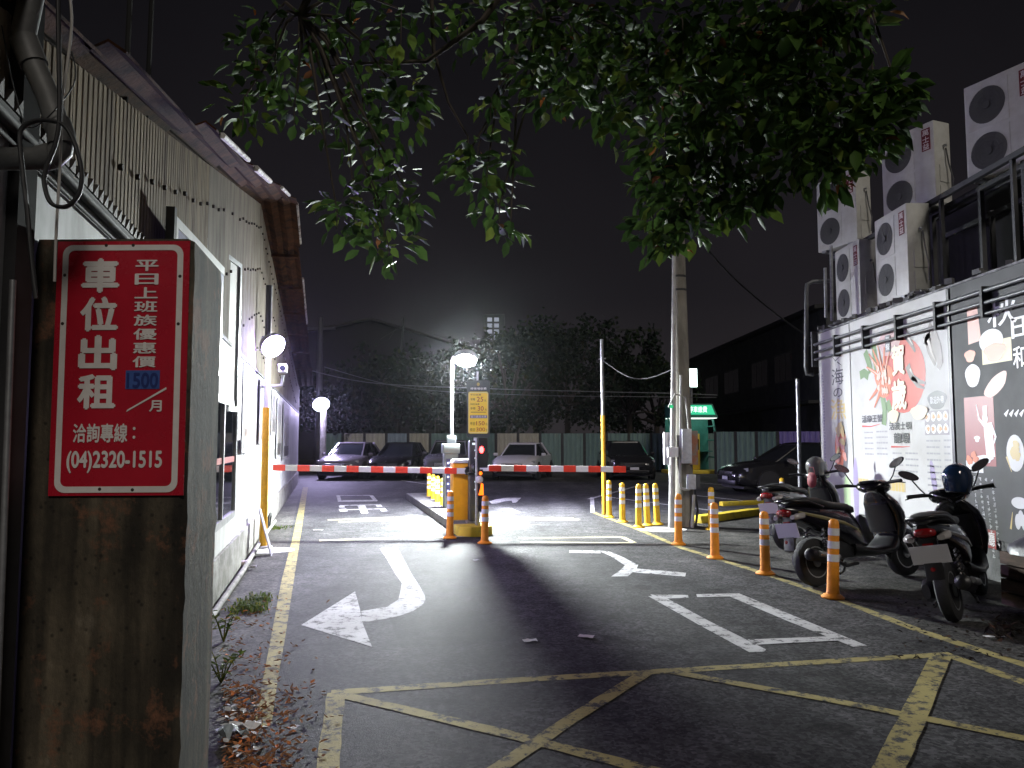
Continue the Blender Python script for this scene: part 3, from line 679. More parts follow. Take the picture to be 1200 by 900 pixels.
# lamp 1: pole at the warehouse wall
s1, _ = wl(297, 600); base = wpt(10.95 / WD.y, 0.16)
l1 = empty('lamp_post', base, 0, 'flood lamp on a pole, yellow at the bottom, against the warehouse wall', 'lamp')
MB().tube([(0, 0, 0), (0, 0, 1.98)], .052, 14).build('lower_pole', OYEL, l1, smooth=60)
MB().tube([(0, 0, 1.981), (0.01, 0, 2.95)], .036, 12).build('upper_pole', STEELW, l1, smooth=60)
MB().tube([(.0, 0, 2.95), (.0, 0, 3.75)], .045, 10).build('pole_top', mat('dark_pole', (.05, .05, .06), .6), l1, smooth=60)
MB().lathe([(.13, 0), (.13, .02), (.06, .03)], (0, 0, 0), 16).build('base_plate', GALV, l1)
flood_head(l1, (0.10, -.08, 2.86), (.66, -.52, -.54), L1M, .18)
MB().tube([(0.02, 0, 2.86), (.08, -.03, 2.86)], .018, 8).build('bracket', GALV, l1)
# lamp 2: far left, behind the parked cars
Y2 = 33.0; p = yp(377, 474, Y2)
l2 = empty('lamp_post', (p.x, Y2, 0), 0, 'distant flood lamp on a concrete pole above the leftmost parked car', 'lamp')
MB().tube([(0.05, .15, 0), (0.05, .15, 3.2)], .14, 12).build('pole', CONC, l2, smooth=60)
flood_head(l2, (0, -.12, p.z), (.35, -.75, -.6), L2M, .36)
MB().tube([(0.05, .05, p.z), (0, -.03, p.z)], .03, 8).build('bracket', GALV, l2)

# ================================================================ ENTRANCE ISLAND with barriers, ticket machines, price sign
ID = Vector((WD.x, WD.y, 0)); IN = Vector((ID.y, -ID.x, 0))
I0 = gp(559.5, 629); irot = atan2(ID.y, ID.x)
isl = empty('traffic_island', I0, irot, 'raised kerb island with yellow rounded front below the barrier', 'kerb')
# local x = along the lane away from the camera, local y = to the left
fr = [(0.29 - 0.29 * cos(a) * 1.0, 0.29 * sin(a)) for a in [radians(-90 + 180 * k / 14) for k in range(15)]]
fr = [(0.27 - .27 * cos(a), .29 * sin(a)) for a in [radians(-90 + 180 * k / 14) for k in range(15)]]
MB().prism(fr + [(.55, .29), (.55, -.29)], -0.05, .15).build('rounded_nose', mat('kerb_yellow', (.62, .46, .03), .6, col2=(.32, .25, .06), scale=8, lo=.3, hi=.5), isl, bevel=.02)
MB().bbox(.553, 8.3, -.29, .29, -.05, .148).build('kerb_body', mat('island_concrete', (0.16, 0.155, 0.15), 0.9, var=.4, scale=6), isl, bevel=.02)
def IL(px, py, z=0.0):
    """photo pixel at height z -> island local x, y"""
    p = gp(px, py, z) - I0; return p.dot(ID), -p.dot(IN)
def il(px, Y):  # world depth -> world point
    d = ray(px, 517); return Vector((d.x / d.y * Y, Y, 0))

# barrier with the orange cabinet (left lane)
Yc = 13.2; c = il(546, Yc)
ba = empty('barrier_gate', (c.x, c.y, .148), irot - pi / 2, 'parking barrier with yellow cabinet and striped arm across the left lane', 'barrier')
CAB = mat('cabinet_yellow', (.90, .42, .012), .4, var=.12, scale=6)
MB().bbox(-.24, .13, -.17, .17, 0.02, .98).build('cabinet', CAB, ba, bevel=.015)
MB().bbox(-.27, .16, -.20, .20, -.0, .035).build('foot', GALV, ba)
MB().prism([(-.255, .985), (.145, .985), (.10, 1.045), (-.21, 1.045)], -.19, .19, 'Y').build('cap', STEELW, ba, bevel=.01)
MB().bbox(-.10, .10, -.1745, -.171, .15, .85).build('cabinet_door', CAB, ba)
MB().lathe([(.012, -.19), (.012, -.176)], (.06, 0, .5), 10, 'Y').build('door_lock', BLACK, ba)
ARMW = mat('arm_white', (.78, .78, .79), .4, var=.1); ARMR = mat('arm_red', (.72, .045, .02), .4, var=.12)
def arm(parent, xa, xb, y, z, tip_red, zt=0.0, seg=.205):
    """barrier arm in world-aligned axes from xa (pivot) to xb (tip)"""
    a = empty('arm', (0, 0, 0)); a.parent = parent; a.rotation_euler = (0, 0, -parent.rotation_euler.z)
    n = int(abs(xb - xa) / seg); sgn = 1 if xb > xa else -1
    L_ = abs(xb - xa); zz = lambda d: z + zt * d / L_
    b = MB(); ring = lambda d: [(xa + sgn * d, y - .018, zz(d) - .048), (xa + sgn * d, y + .018, zz(d) - .048), (xa + sgn * d, y + .018, zz(d) + .048), (xa + sgn * d, y - .018, zz(d) + .048)]
    b.loft([ring(0), ring(L_)]); b.build('arm_bar', ARMW, a, bevel=.006)
    d = L_; k = 0
    while d > .1:
        if (k % 2 == 0) == tip_red:
            d0 = max(d - seg, .02); q = lambda d_: [(xa + sgn * d_, y - .0205, zz(d_) - .0505), (xa + sgn * d_, y + .0205, zz(d_) - .0505), (xa + sgn * d_, y + .0205, zz(d_) + .0505), (xa + sgn * d_, y - .0205, zz(d_) + .0505)]
            MB().loft([q(d + (.004 if k == 0 else 0)), q(d0)]).build('red_stripe', ARMR, a)
        d -= seg; k += 1
    return a
pt = yp(320, 548, Yc - .28); pz_ = yp(552, 552, Yc - .28)
arm(ba, 0.02, pt.x - c.x, -.27, pz_.z - .148, True, pt.z - pz_.z)
MB().lathe([(.06, -.30), (.075, -.27), (.075, -.17)], (0, 0, pz_.z - .148), 14, 'Y').build('pivot_hub', BLACK, ba, smooth=40)
# barrier of the right lane: slim charcoal housing, arm to the right
Y3 = 12.95; c3 = il(555.5, Y3)
bb = empty('barrier_gate', (c3.x, c3.y, .148), irot - pi / 2, 'slim charcoal barrier post with striped arm across the right lane', 'barrier')
CHAR = mat('charcoal_metal', (.055, .057, .062), .5, var=.25, scale=8)
MB().bbox(-.085, .085, -.10, .10, .02, 1.36).build('housing', CHAR, bb, bevel=.012)
MB().bbox(-.13, .13, -.14, .14, 0, .03).build('foot', GALV, bb)
for k in range(6): MB().lathe([(.012, -.106), (.012, -.101)], (.0, 0, .55 + k * .13), 10, 'Y').build('status_led', emit_mat('led_pale', (.8, .9, 1), 1.3), bb)
MB().bbox(-.05, .05, -.106, -.101, 1.29, 1.325).build('slot', emit_mat('led_pale', (.8, .9, 1), 1.3), bb)
pt = yp(733, 550, Y3 - .2); pz_ = yp(570, 548.5, Y3 - .2)
arm(bb, 0.0, pt.x - c3.x, -.2, pz_.z - .148, True, pt.z - pz_.z)
MB().lathe([(.05, -.24), (.085, -.20), (.085, -.10)], (0, 0, pz_.z - .148), 14, 'Y').build('pivot_hub', BLACK, bb, smooth=40)
MB().tube([(-.02, -.16, pz_.z - .25), (-.14, -.2, pz_.z - .24)], .02, 8).build('counterweight', BLACK, bb)
# price sign above it
ps = empty('price_sign', (c3.x + .07, Y3 - .02, 0), 0, 'yellow parking price board in dark frame above the barrier', 'sign')
q0 = yp(547, 512.5, Y3); q1 = yp(574, 446, Y3)
x0, x1, z0, z1 = q0.x - ps.location.x, q1.x - ps.location.x, q0.z, q1.z
MB().prism(rrect(x0, x1, z0, z1, .025), -.03, .05, 'Y').build('frame', mat('sign_dark', (.03, .038, .04), .5, var=.2), ps)
w_ = x1 - x0; h_ = z1 - z0
def pz(f): return z1 - h_ * f
def pxx(f): return x0 + w_ * f
pan = MB().prism(rrect(pxx(.07), pxx(.94), pz(.935), pz(.20), .035), -.034, -.031, 'Y').build('price_panel', mat('panel_yellow', (.88, .64, .05), .5), ps)
b = MB(); ringflat(b, rrect(pxx(.085), pxx(.925), pz(.925), pz(.21), .03), rrect(pxx(.105), pxx(.905), pz(.915), pz(.22), .026), -.0365); b.build('panel_rim', mat('panel_cream', (.75, .70, .38), .5), pan)
b = MB(); put_text(b, '25', pxx(.44), pxx(.72), pz(.375), pz(.29), -.036, .015); put_text(b, '30', pxx(.48), pxx(.74), pz(.535), pz(.455), -.036, .015)
put_text(b, '150', pxx(.42), pxx(.78), pz(.79), pz(.72), -.036, .015); put_text(b, '300', pxx(.42), pxx(.80), pz(.895), pz(.83), -.036, .015)
b.build('price_lettering', mat('price_red', (.36, .05, .02), .5), pan)
b = MB()
for a_, b_, t0, t1, tx in ((.16, .62, .27, .24, '平日收費'), (.16, .36, .36, .31, '半時'), (.76, .85, .375, .34, '元'), (.16, .55, .435, .405, '例假日收費'), (.16, .38, .52, .47, '半時'), (.78, .87, .535, .50, '元'), (.15, .36, .79, .735, '平日'), (.15, .36, .895, .84, '假日'), (.82, .9, .79, .75, '元'), (.83, .91, .895, .855, '元')): put_text(b, tx, pxx(a_), pxx(b_), pz(t0), pz(t1), -.036, .01)
b.bbox(pxx(.18), pxx(.84), -.0362, -.035, pz(.565), pz(.555)); tag(b.build('small_lettering', mat('price_brown', (.10, .045, .015), .5), pan), kind='stuff')
MB().bbox(pxx(.15), pxx(.89), -.0362, -.0345, pz(.665), pz(.615)).build('blue_strip', mat('strip_blue', (.06, .06, .16), .5), pan)
b = MB(); put_text(b, '當日最高收費', pxx(.18), pxx(.86), pz(.66), pz(.62), -.0372, .012); b.build('strip_lettering', SWH, pan)
b = MB(); put_text(b, '停車場收費', pxx(.16), pxx(.86), pz(.165), pz(.125), -.0315, .012); b.build('header_lettering', SWH, ps)
b = MB(); b.prism([(pxx(.5) + .025 * cos(a), pz(.07) + .03 * sin(a)) for a in [2 * pi * k / 12 for k in range(12)]], -.034, -.0305, 'Y'); b.build('header_emblem', mat('emblem_ochre', (.35, .25, .05), .5), ps)
MB().tube([(-.04, .03, 1.51), (-.04, .03, z0 + .02)], .04, 10).build('sign_post', STEELW, ps)
MB().tube([(-.02, .10, z1 - .1), (-.02, .10, z1 + .16)], .018, 10).build('top_pole', STEELW, ps)
# signal post with red lamp
Yg = 12.55; cg = il(559, Yg)
sp = empty('signal_post', (cg.x, Yg, .148), 0, 'thin grey post with small lit red signal and amber lamps beside the price board', 'traffic light')
zt_ = yp(559, 512, Yg).z - .148
MB().tube([(0, 0, 0), (0, 0, zt_ - .02)], .028, 12).build('post', GALV, sp, smooth=60)
Zg = lambda py: yp(559, py, Yg).z - .148
Xg = lambda px: yp(px, 517, Yg).x - cg.x
MB().bbox(Xg(561), Xg(571.5), -.05, .07, Zg(548), Zg(513)).build('signal_housing', BLACK, sp, bevel=.012)
def lens(cx, cz, rx, rz, y, m, nm): MB().prism([(cx + rx * cos(a), cz + rz * sin(a)) for a in [2 * pi * k / 16 for k in range(16)]], y, y + .012, 'Y').build(nm, m, sp)
lens(Xg(564.5), Zg(527), .036, .056, -.064, emit_mat('signal_red', (1, .03, .03), 22.0), 'red_lamp')
MB().prism([(Xg(560), Zg(531)), (Xg(573), Zg(531)), (Xg(571), Zg(548)), (Xg(562), Zg(548))], -.075, -.052, 'Y').build('visor', BLACK, sp)
MB().lathe([(.0, -.10), (.045, -.085), (.062, -.04), (.062, .02), (.03, .05)], (Xg(562), 0, Zg(562)), 14, 'Y').build('grey_speaker', STEELW, sp, smooth=50)
lens(Xg(563.5), Zg(554.5), .026, .03, -.05, emit_mat('signal_amber', (1, .16, .01), 3.0), 'amber_lamp')
MB().prism([(Xg(561), Zg(580)), (Xg(567), Zg(580)), (Xg(566.5), Zg(567)), (Xg(564), Zg(566)), (Xg(563), Zg(573))], -.05, -.03, 'Y').build('amber_lamp', MATS['signal_amber'], sp)
MB().bbox(Xg(561), Xg(566), -.03, .03, Zg(600), Zg(550)).build('lamp_strip_back', BLACK, sp)
# ticket machine with the lamp pole (further along the island)
Y4 = 15.8; c4 = il(528, Y4)
tm = empty('ticket_machine', (c4.x, Y4, .148), irot - pi / 2, 'grey ticket machine with a row of blue lights behind the yellow cabinet', 'machine')
MB().bbox(-.14, .14, -.14, .14, 0, 1.10).build('body', mat('machine_grey', (.22, .24, .25), .5, var=.15), tm, bevel=.02)
MB().bbox(-.17, .17, -.17, .17, 1.102, 1.30).build('head', MATS['machine_grey'], tm, bevel=.02)
MB().bbox(-.11, -.03, -.146, -.141, .25, 1.0).build('light_panel', mat('panel_blue', (.05, .05, .14), .4), tm)
for k in range(5): MB().lathe([(.02, -.155), (.02, -.147)], (-.07, 0, .35 + k * .14), 10, 'Y').build('blue_light', emit_mat('led_blue', (.55, .6, 1), 4.0), tm)
l3 = empty('lamp_post', (c4.x + .02, Y4 + .02, 1.45), 0, 'brightest flood lamp on a slim white pole over the entrance island', 'lamp')
zL = yp(546, 421, Y4).z - 1.45
MB().bbox(-.09, .09, -.09, .09, 0.0, .17).build('socket', MATS['machine_grey'], l3, bevel=.01)
MB().tube([(0, 0, .17), (0, 0, zL - .02), (.03, 0, zL + .05), (.2, 0, zL + .08)], .034, 12).build('pole', STEELW, l3, smooth=60)
flood_head(l3, (.285, -.10, zL), (.0, -.58, -.81), L3M, .235, .11)
flood_head(l3, (.285, .16, zL), (.35, .45, -.82), L3B, .15, .14)
MB().bbox(.26, .31, -.04, .10, zL - .05, zL + .05).build('yoke', GALV, l3)

# ================================================================ DELINEATOR POSTS
def make_post(name, m):
    root = empty(name)
    MB().lathe([(.105, 0), (.108, .012), (.085, .03), (.062, .045), (.056, .08), (.052, .40), (.049, .70), (.044, .735), (.028, .752), (.004, .757)], n=18).build('tube', m, root, smooth=40)
    for z0_, z1_ in ((.60, .67), (.475, .545), (.35, .42)):
        f = lambda z_: (.056 - .004 * (z_ - .08) / .32 if z_ < .40 else .052 - .003 * (z_ - .40) / .30) + .0012
        MB().lathe([(f(z0_) + .0012, z0_), (f(z1_) + .0012, z1_)], n=18, cap=False).build('white_band', BANDW, root, smooth=60)
    return root
pO = make_post('delineator_post', ORNG); pY = make_post('delineator_post', YELP)
used = {}
def post(px, py, proto, label, lean=(0, 0), h=1.0, group='delineator posts'):
    o = proto if proto.name not in used else copy_tree(proto); used[proto.name] = 1
    p = gp(px, py); o.location = (p.x, p.y, 0.003); o.rotation_euler = (radians(lean[0]), radians(lean[1]), R.uniform(0, 6)); o.scale = (1, 1, h)
    tag(o, label, 'bollard', group); return o
def post_lean(o, ax, ay):
    o.rotation_mode = 'XYZ'; o.rotation_euler = (radians(ax), radians(ay), 0)
P_L = [(976, 701, pO, 'nearest orange bollard with white bands, in front of the long black scooter', (0, 2.5), .99),
 (897, 673, pO, 'orange bollard second nearest, left of the scooter with the blurred plate', (0, 0), .93),
 (838, 654.5, pO, 'orange bollard right of the utility pole, third along the yellow line', (0, 0), .94),
 (795, 638.5, pO, 'orange bollard at the foot of the concrete utility pole', (0, .8), .97)]
for px, py, pr_, lb, ln, h in P_L: post_lean(post(px, py, pr_, lb, ln, h), *ln)
P_Y = [(748.5, 618.5, pY, 'yellow-orange bollard on the yellow line, third right of the thin pole', (0, .5), 1.0), (759, 616, pY, 'yellow bollard fourth right of the thin pole, set back from the line', (0, -2), .98), (770.5, 615, pY, 'yellow bollard closest left of the utility pole', (0, -2.5), .98),
 (729.5, 612, pY, 'yellow bollard second right of the thin pole', (0, 0), .96), (714, 606.5, pY, 'yellow bollard right beside the thin pole', (0, 0), .96),
 (834, 621, pY, 'dull yellow bollard behind the orange one by the yellow kerb', (0, 0), .95), (917, 600, pY, 'yellow bollard half hidden behind the farthest scooter', (0, 0), .95),
 (527, 631, pO, 'orange bollard left of the rounded island nose', (0, 0.8), .96), (568, 637, pO, 'orange bollard right of the rounded island nose', (0, .6), .92),
 (502.5, 588.5, pY, 'leftmost and farthest yellow bollard of the row along the island', (0, 0), .95), (507.5, 592, pY, 'second farthest bollard of the row along the island', (0, 0), .95), (512.5, 596, pY, 'third bollard of the row along the island', (0, 0), .95), (518.5, 600.5, pY, 'fourth, nearest bollard of the row behind the left barrier arm', (0, 0), .95)]
for px, py, pr_, lb, ln, h in P_Y: post_lean(post(px, py, pr_, lb, ln, h), *ln)

# thin pole, yellow below
p = gp(708, 603); tp = empty('thin_pole', (p.x, p.y, 0.008), 0, 'thin pole painted yellow below and grey above at the right arm tip', 'pole')
zz = yp(706, 398, p.y).z; zy = yp(706, 487, p.y).z
MB().tube([(0, 0, 0), (-.008, 0, zy)], .043, 14).build('yellow_part', OYEL, tp, smooth=60)
MB().tube([(-.008, 0, zy + .001), (-.02, 0, zz)], .036, 14).build('grey_part', GALV, tp, smooth=60)
MB().tube([(-.09, 0, zz - .42), (.06, 0, zz - .40)], .014, 8).build('cross_bracket', GALV, tp); MB().box((-.10, 0, zz - .46), (.05, .05, .06)).build('insulator', BLACK, tp)

# ================================================================ UTILITY POLE
p = gp(805, 617); UP = Vector((gp(803, 617).x, p.y, 0))
up = empty('utility_pole', (UP.x, UP.y, 0.004), 0, 'tall round concrete utility pole carrying meter boxes and conduits', 'pole')
PCON = mat('pole_concrete', (.24, .225, .19), .9, col2=(.12, .11, .095), scale=3, stretch=(1, 1, .3), bump=.3, bscale=40)
xtop = yp(795, 300, UP.y).x - UP.x; ztop = yp(795, 300, UP.y).z
MB().tube([(0, 0, -.1), (xtop * .5, 0, ztop * .5), (xtop, 0, ztop), (xtop * 1.8, 0, ztop * 1.75)], [.165, .145, .12, .10], 20).build('shaft', PCON, up, smooth=60)
def UX(px, py): return yp(px, py, UP.y - .2).x - UP.x
def UZ(py): return yp(800, py, UP.y - .2).z
for za in (UZ(322), UZ(338)): MB().lathe([(.128, -.02), (.128, .02)], (xtop * za / ztop, 0, za), 20).build('steel_strap', MATS['dark_steel'], up)
CD = mat('conduit_pvc', (.42, .42, .40), .5, var=.3, scale=6)
MB().tube([(UX(787, 617), -.20, 0), (UX(789, 470), -.20, UZ(470)), (UX(790, 300), -.17, UZ(300))], [.06, .045, .03], 10).build('riser_conduit', CD, up, smooth=60)
MB().tube([(UX(798, 440), -.2, UZ(440)), (UX(797, 570), -.2, UZ(566)), (UX(798, 572), -.2, UZ(572)), (UX(802, 573), -.2, UZ(573.5)), (UX(808, 573), -.2, UZ(573.5))], .024, 8).build('bent_conduit', CD, up, smooth=60)
MB().tube([(UX(785, 560), -.2, UZ(545)), (UX(788, 610), -.22, UZ(612))], .024, 8).build('drop_conduit', STEELW, up, smooth=60)
MB().tube([(UX(813, 580), -.2, UZ(580)), (UX(811, 616), -.2, .0)], .03, 8).build('lower_conduit', CD, up, smooth=60)
BX = mat('box_white', (.70, .71, .72), .5, var=.18, scale=8)
def ubox(x0, x1, y0, y1, d, m, nm, y=-.18):
    return MB().bbox(UX(x0, y0), UX(x1, y0), y - d, y, UZ(y1), UZ(y0)).build(nm, m, up, bevel=.008)
ubox(779, 788, 507, 545, .12, BX, 'meter_box', -.02); ubox(781, 793, 524, 536, .1, BX, 'junction_box', -.24)
m1 = ubox(797, 808, 503, 543, .22, mat('box_steel', (.55, .57, .60), .35, .4, var=.25, scale=10), 'switch_box', -.14)
ubox(808.2, 818, 505, 545, .04, mat('box_rusty', (.20, .17, .15), .7, col2=(.26, .10, .055), scale=7, lo=.45, hi=.6), 'side_cabinet', -.14)
ubox(804, 813, 556, 573, .16, MATS['box_steel'], 'lower_box', -.2); ubox(813.2, 818, 557, 573, .15, CHAR, 'lower_box_side', -.2)
MB().tube([(UX(815, 575), -.15, UZ(575)), (UX(818, 595), -.18, UZ(598)), (UX(815, 616), -.2, 0.01)], .02, 8).build('cable_loop', CABLE, up, smooth=60)
MB().tube([(UX(783, 480), -.22, UZ(478)), (UX(790, 462), -.26, UZ(462)), (UX(803, 466), -.22, UZ(466)), (UX(806, 490), -.2, UZ(490)), (UX(807, 503), -.2, UZ(503))], .016, 8).build('top_cable', CD, up, smooth=60)
MB().box((UX(786, 477), -.27, UZ(477)), (.05, .05, .05)).build('green_lamp', emit_mat('green_glow', (.05, .8, .3), .8), up)
# yellow painted kerbs beyond the pole
def kerb(pts, w, h, label):
    pts = [Vector(p) for p in pts]; b = MB(); rings = []
    for i, q in enumerate(pts):
        t = (pts[min(i + 1, len(pts) - 1)] - pts[max(i - 1, 0)]).normalized(); n_ = Vector((-t.y, t.x, 0)) * (w / 2)
        rings.append([q - n_, q + n_, q + n_ * .8 + Vector((0, 0, h)), q - n_ * .8 + Vector((0, 0, h))])
    return tag(b.loft(rings).build('yellow_kerb', MATS['kerb_yellow'], None, bevel=.015), label, 'kerb')
kerb([gp(815, 613), gp(845, 609), gp(880, 604), gp(905, 602)], .28, .13, 'low yellow kerb behind the utility pole')
kerb([gp(845, 593) , gp(895, 591)], .16, .10, 'dark yellow wheel stop behind the yellow kerb')
# wires across the yard
Yw = UP.y
cable([Vector((tp.location.x - .02, tp.location.y, zz - .42)), yp(735, 441, 15.2), yp(760, 443, 14.9), yp(788, 433, UP.y - .1)], .010, CABLE, 'dark wire sagging from the thin pole to the utility pole')
cable([yp(822, 285, UP.y), yp(870, 335, 18), yp(930, 383, 22), yp(990, 420, 26)], .022, CABLE, 'dark wire running from the utility pole down to the right')
cable([yp(330, 425, 30), yp(430, 448, 36), yp(560, 455, 37), yp(700, 459, 37), yp(790, 461, 37), yp(840, 463, 38)], .02, mat('grey_wire', (.16, .17, .18), .6), 'long upper wire in front of the dark trees')
cable([yp(380, 430, 34), yp(480, 455, 37), yp(620, 463, 37), yp(760, 465, 37), yp(840, 466, 38)], .014, MATS['grey_wire'], 'long lower wire in front of the dark trees')

# ================================================================ RIGHT WALL, banners, pipes, air conditioners
WX = 5.2; WTOP = 3.32
YF, YN = xp(962, 517, WX).y, 3.0
rb = empty('restaurant_wall', (WX, YF, 0), -pi / 2, 'long low side wall of the restaurant carrying the food banners, right side', 'building')
# local x = toward the camera, local y = into the building (+X world) , banners on local -y
LN = YF - YN
RW = mat('render_grey', (.16, .16, .165), .85, col2=(.09, .09, .09), scale=3, bump=.3)
MB().bbox(0, LN, 0.0, .18, -.1, WTOP).build('wall', RW, rb)
MB().bbox(0, LN, -.012, .24, WTOP + .001, WTOP + .025).build('coping', mat('coping_grey', (.30, .30, .31), .8, col2=(.10, .10, .10), scale=8), rb)
b = MB()
for k in range(70): b.box((R.uniform(0, LN), R.uniform(-.03, .05), WTOP + .05 + R.uniform(0, .03)), (R.uniform(.04, .14), .06, R.uniform(.02, .07)), R.uniform(0, 3))
b.build('crumbling_mortar', RW, rb)
MB().bbox(0.0, LN, .18, 4.5, 3.1, 3.3).build('roof_slab', RW, rb)
MB().bbox(0, .2, .18, 4.5, 0, 3.1).build('end_wall', RW, rb)
MB().bbox(0, LN, .181, .35, 0, 3.1).build('inner_leaf', RW, rb)
def bl(px, py, off=0.03):
    p = xp(px, py, WX - off); return YF - p.y, p.z          # local x, z on the banner plane
def banner(px0, px1, z0, z1, m, label):
    a, _ = bl(px0, 517); c, _ = bl(px1, 517)
    o = empty('food_banner', (WX - .03, YF - a, 0), -pi / 2, label, 'banner', 'food banners on the restaurant wall')
    MB().bbox(0, c - a, 0, .022, z0, z1).build('sheet', m, o)
    return o, a, c - a
BWH = mat('banner_pale', (.50, .495, .49), .55, col2=(.40, .385, .37), scale=1.1, lo=.3, hi=.55, bump=.35, bscale=2.2)
BDK = mat('banner_charcoal', (.030, .031, .035), .62, col2=(.018, .019, .022), scale=2)
def pr(name, c, rough=.45): return mat('ink_' + name, c, rough)
RED, GRN, YL, BR, INK, GR, PK_, OR_ = pr('red', (.50, .045, .03)), pr('green', (.10, .20, .05)), pr('ochre', (.55, .42, .16)), pr('brown', (.14, .06, .03)), pr('black', (.02, .02, .022)), pr('grey', (.28, .28, .30)), pr('pink', (.62, .28, .22)), pr('orange', (.60, .14, .04))
PWH = pr('white', (.72, .72, .74)); LAV = pr('lavender', (.30, .25, .42)); PGN = pr('pale_green', (.40, .55, .30)); DGY = pr('slate', (.12, .12, .13))
def blob(mb, cx, cz, rx, rz, y, n=22, wob=0.0, rot=0.0, ph=0.0):
    p = []
    for k in range(n):
        a = 2 * pi * k / n; r = 1 + wob * sin(3 * a + ph) + wob * .6 * sin(5 * a + ph * 2)
        x, z_ = rx * r * cos(a), rz * r * sin(a); p.append((cx + x * cos(rot) - z_ * sin(rot), y, cz + x * sin(rot) + z_ * cos(rot)))
    mb.flat(p)
def stroke(mb, pts, w, y, taper=True):
    pts = [Vector((p[0], 0, p[1])) for p in pts]; L_, R_ = [], []
    for i, p in enumerate(pts):
        t = (pts[min(i + 1, len(pts) - 1)] - pts[max(i - 1, 0)]).normalized(); q = Vector((-t.z, 0, t.x))
        f = w * (1 if not taper else (1 - .75 * i / (len(pts) - 1))); L_.append(p + q * f / 2); R_.append(p - q * f / 2)
    n = len(pts); mb.add([(p.x, y, p.z) for p in L_ + R_], [(i, n + i, n + i + 1, i + 1) for i in range(n - 1)])
def mlines(mb, x0, x1, z0, rows, dz, y, h=.022):
    """rows of menu print too small to read"""
    for r in range(rows):
        x = x0
        while x < x1 - .02:
            w = min(R.uniform(.03, .09), x1 - x); mb.bbox(x, x + w, y, y + .0006, z0 - r * dz - h, z0 - r * dz); x += w + .012
LY = [-.0015 - .0012 * k for k in range(8)]                 # print layers
# banner 1 (farthest): calligraphy and a hotpot bowl
o, a0, w1 = banner(963, 999, .35, 3.30, BWH, 'white banner with brush writing and a hotpot bowl, farthest on the restaurant wall')
def B(px, py): u, z_ = bl(px, py); return u - a0, z_
b = MB(); 
for pts, w_ in (([(979, 414), (976, 419), (979, 423), (985, 417), (983, 413)], .03), ([(981, 424), (986, 428), (983, 433)], .025)): stroke(b, [B(*p) for p in pts], w_, LY[0])
u0, z0 = B(975, 452); u1, z1 = B(988, 430); put_text(b, '海', u0, u1, z0, z1, LY[0], .01); u0, z0 = B(977, 466); u1, z1 = B(987, 454); put_text(b, 'の', u0, u1, z0, z1, LY[0], .01)
b.build('brush_writing', INK, o)
b = MB(); u0, z0 = B(974, 492); u1, z1 = B(991, 466); put_text(b, '漁', u0, u1, z0, z1, LY[0], .02); b.build('gold_writing', YL, o)
b = MB(); u, z_ = B(986, 530); blob(b, u, z_, .25, .40, LY[0]); b.build('printed_bowl', DGY, o)
b = MB(); blob(b, u - .05, z_ + .05, .17, .30, LY[1], wob=.05); b.build('printed_soup', OR_, o)
b = MB(); [blob(b, u + R.uniform(-.14, .14), z_ + R.uniform(-.2, .26), .055, .085, LY[2] - .0008 * k, wob=.12, ph=k, rot=k) for k in range(9)]; b.build('printed_food', PK_, o)
b = MB(); [blob(b, u + R.uniform(-.12, .12), z_ + R.uniform(-.05, .42), .05, .10, LY[2] - .008 - .0008 * k, wob=.1, ph=k * 2, rot=k * 1.3) for k in range(7)]; b.build('printed_garnish', YL, o)
b = MB(); mlines(b, .10, .16, 2.6, 30, .05, LY[0], .03); b.build('side_print', GR, o)
b = MB(); u, z_ = B(993, 580); blob(b, u, z_, .12, .30, LY[0]); b.build('green_leaf_print', PGN, o)
# banner 2: crab and lobster
o, a0, w1 = banner(1000, 1116.5, .42, 3.31, BWH, 'white menu banner with red crab and lobster, middle of the restaurant wall')
b = MB(); u, z_ = B(1058, 440); uR, zT = B(1083, 388); u0_, _z = B(1033, 440); zBt = B(1060, 484)[1]
blob(b, (u0_ + uR) / 2, (zT + zBt) / 2, abs(uR - u0_) / 2 * 1.0, abs(zT - zBt) / 2, LY[0], 28); b.build('printed_red_disc', RED, o)
b = MB(); u, z_ = B(1040, 402); blob(b, u + .06, z_, .30, .18, LY[1], wob=.05); b.build('printed_pale_wash', pr('wash', (.48, .30, .30)), o)
b = MB()                                                 # king crab: body and jointed legs
u, z_ = B(1036, 445); blob(b, u, z_, .25, .24, LY[2], wob=.10)
for k, (dx, dz) in enumerate(((-.42, .55), (-.30, .62), (-.14, .66), (.05, .60), (.2, .5), (-.5, .30), (-.45, -.35), (-.3, -.5))):
    stroke(b, [(u, z_), (u + dx * .55, z_ + dz * .45), (u + dx, z_ + dz * .75)], .085, LY[3] - .0004 * k)
b.build('printed_crab', OR_, o)
b = MB(); [blob(b, u + R.uniform(-.2, .2), z_ + R.uniform(-.18, .2), .035, .05, LY[4] - .0006 * k, wob=.2, ph=k) for k in range(16)]
for k, (dx, dz) in enumerate(((-.42, .55), (-.14, .66), (.2, .5), (-.5, .30))): stroke(b, [(u + dx * .15, z_ + dz * .15), (u + dx * .52, z_ + dz * .44), (u + dx * .9, z_ + dz * .7)], .026, LY[5] - .003 - .0004 * k)
b.build('printed_crab_lights', pr('shell', (.70, .48, .38)), o)
b = MB(); 
for q in (((1014, 412), (1018, 424), (1021, 436)), ((1024, 404), (1026, 424), (1029, 440)), ((1008, 440), (1013, 437), (1018, 441)), ((1034, 462), (1037, 480), (1036, 498)), ((1040, 470), (1044, 484), (1046, 494))):
    p = [B(*t) for t in q]; stroke(b, [p[0], p[1], p[2]], .13, LY[2] + .0003, False)
b.build('printed_leaves', GRN, o)
b = MB()                                                 # lobster claw top right, claw on the disc
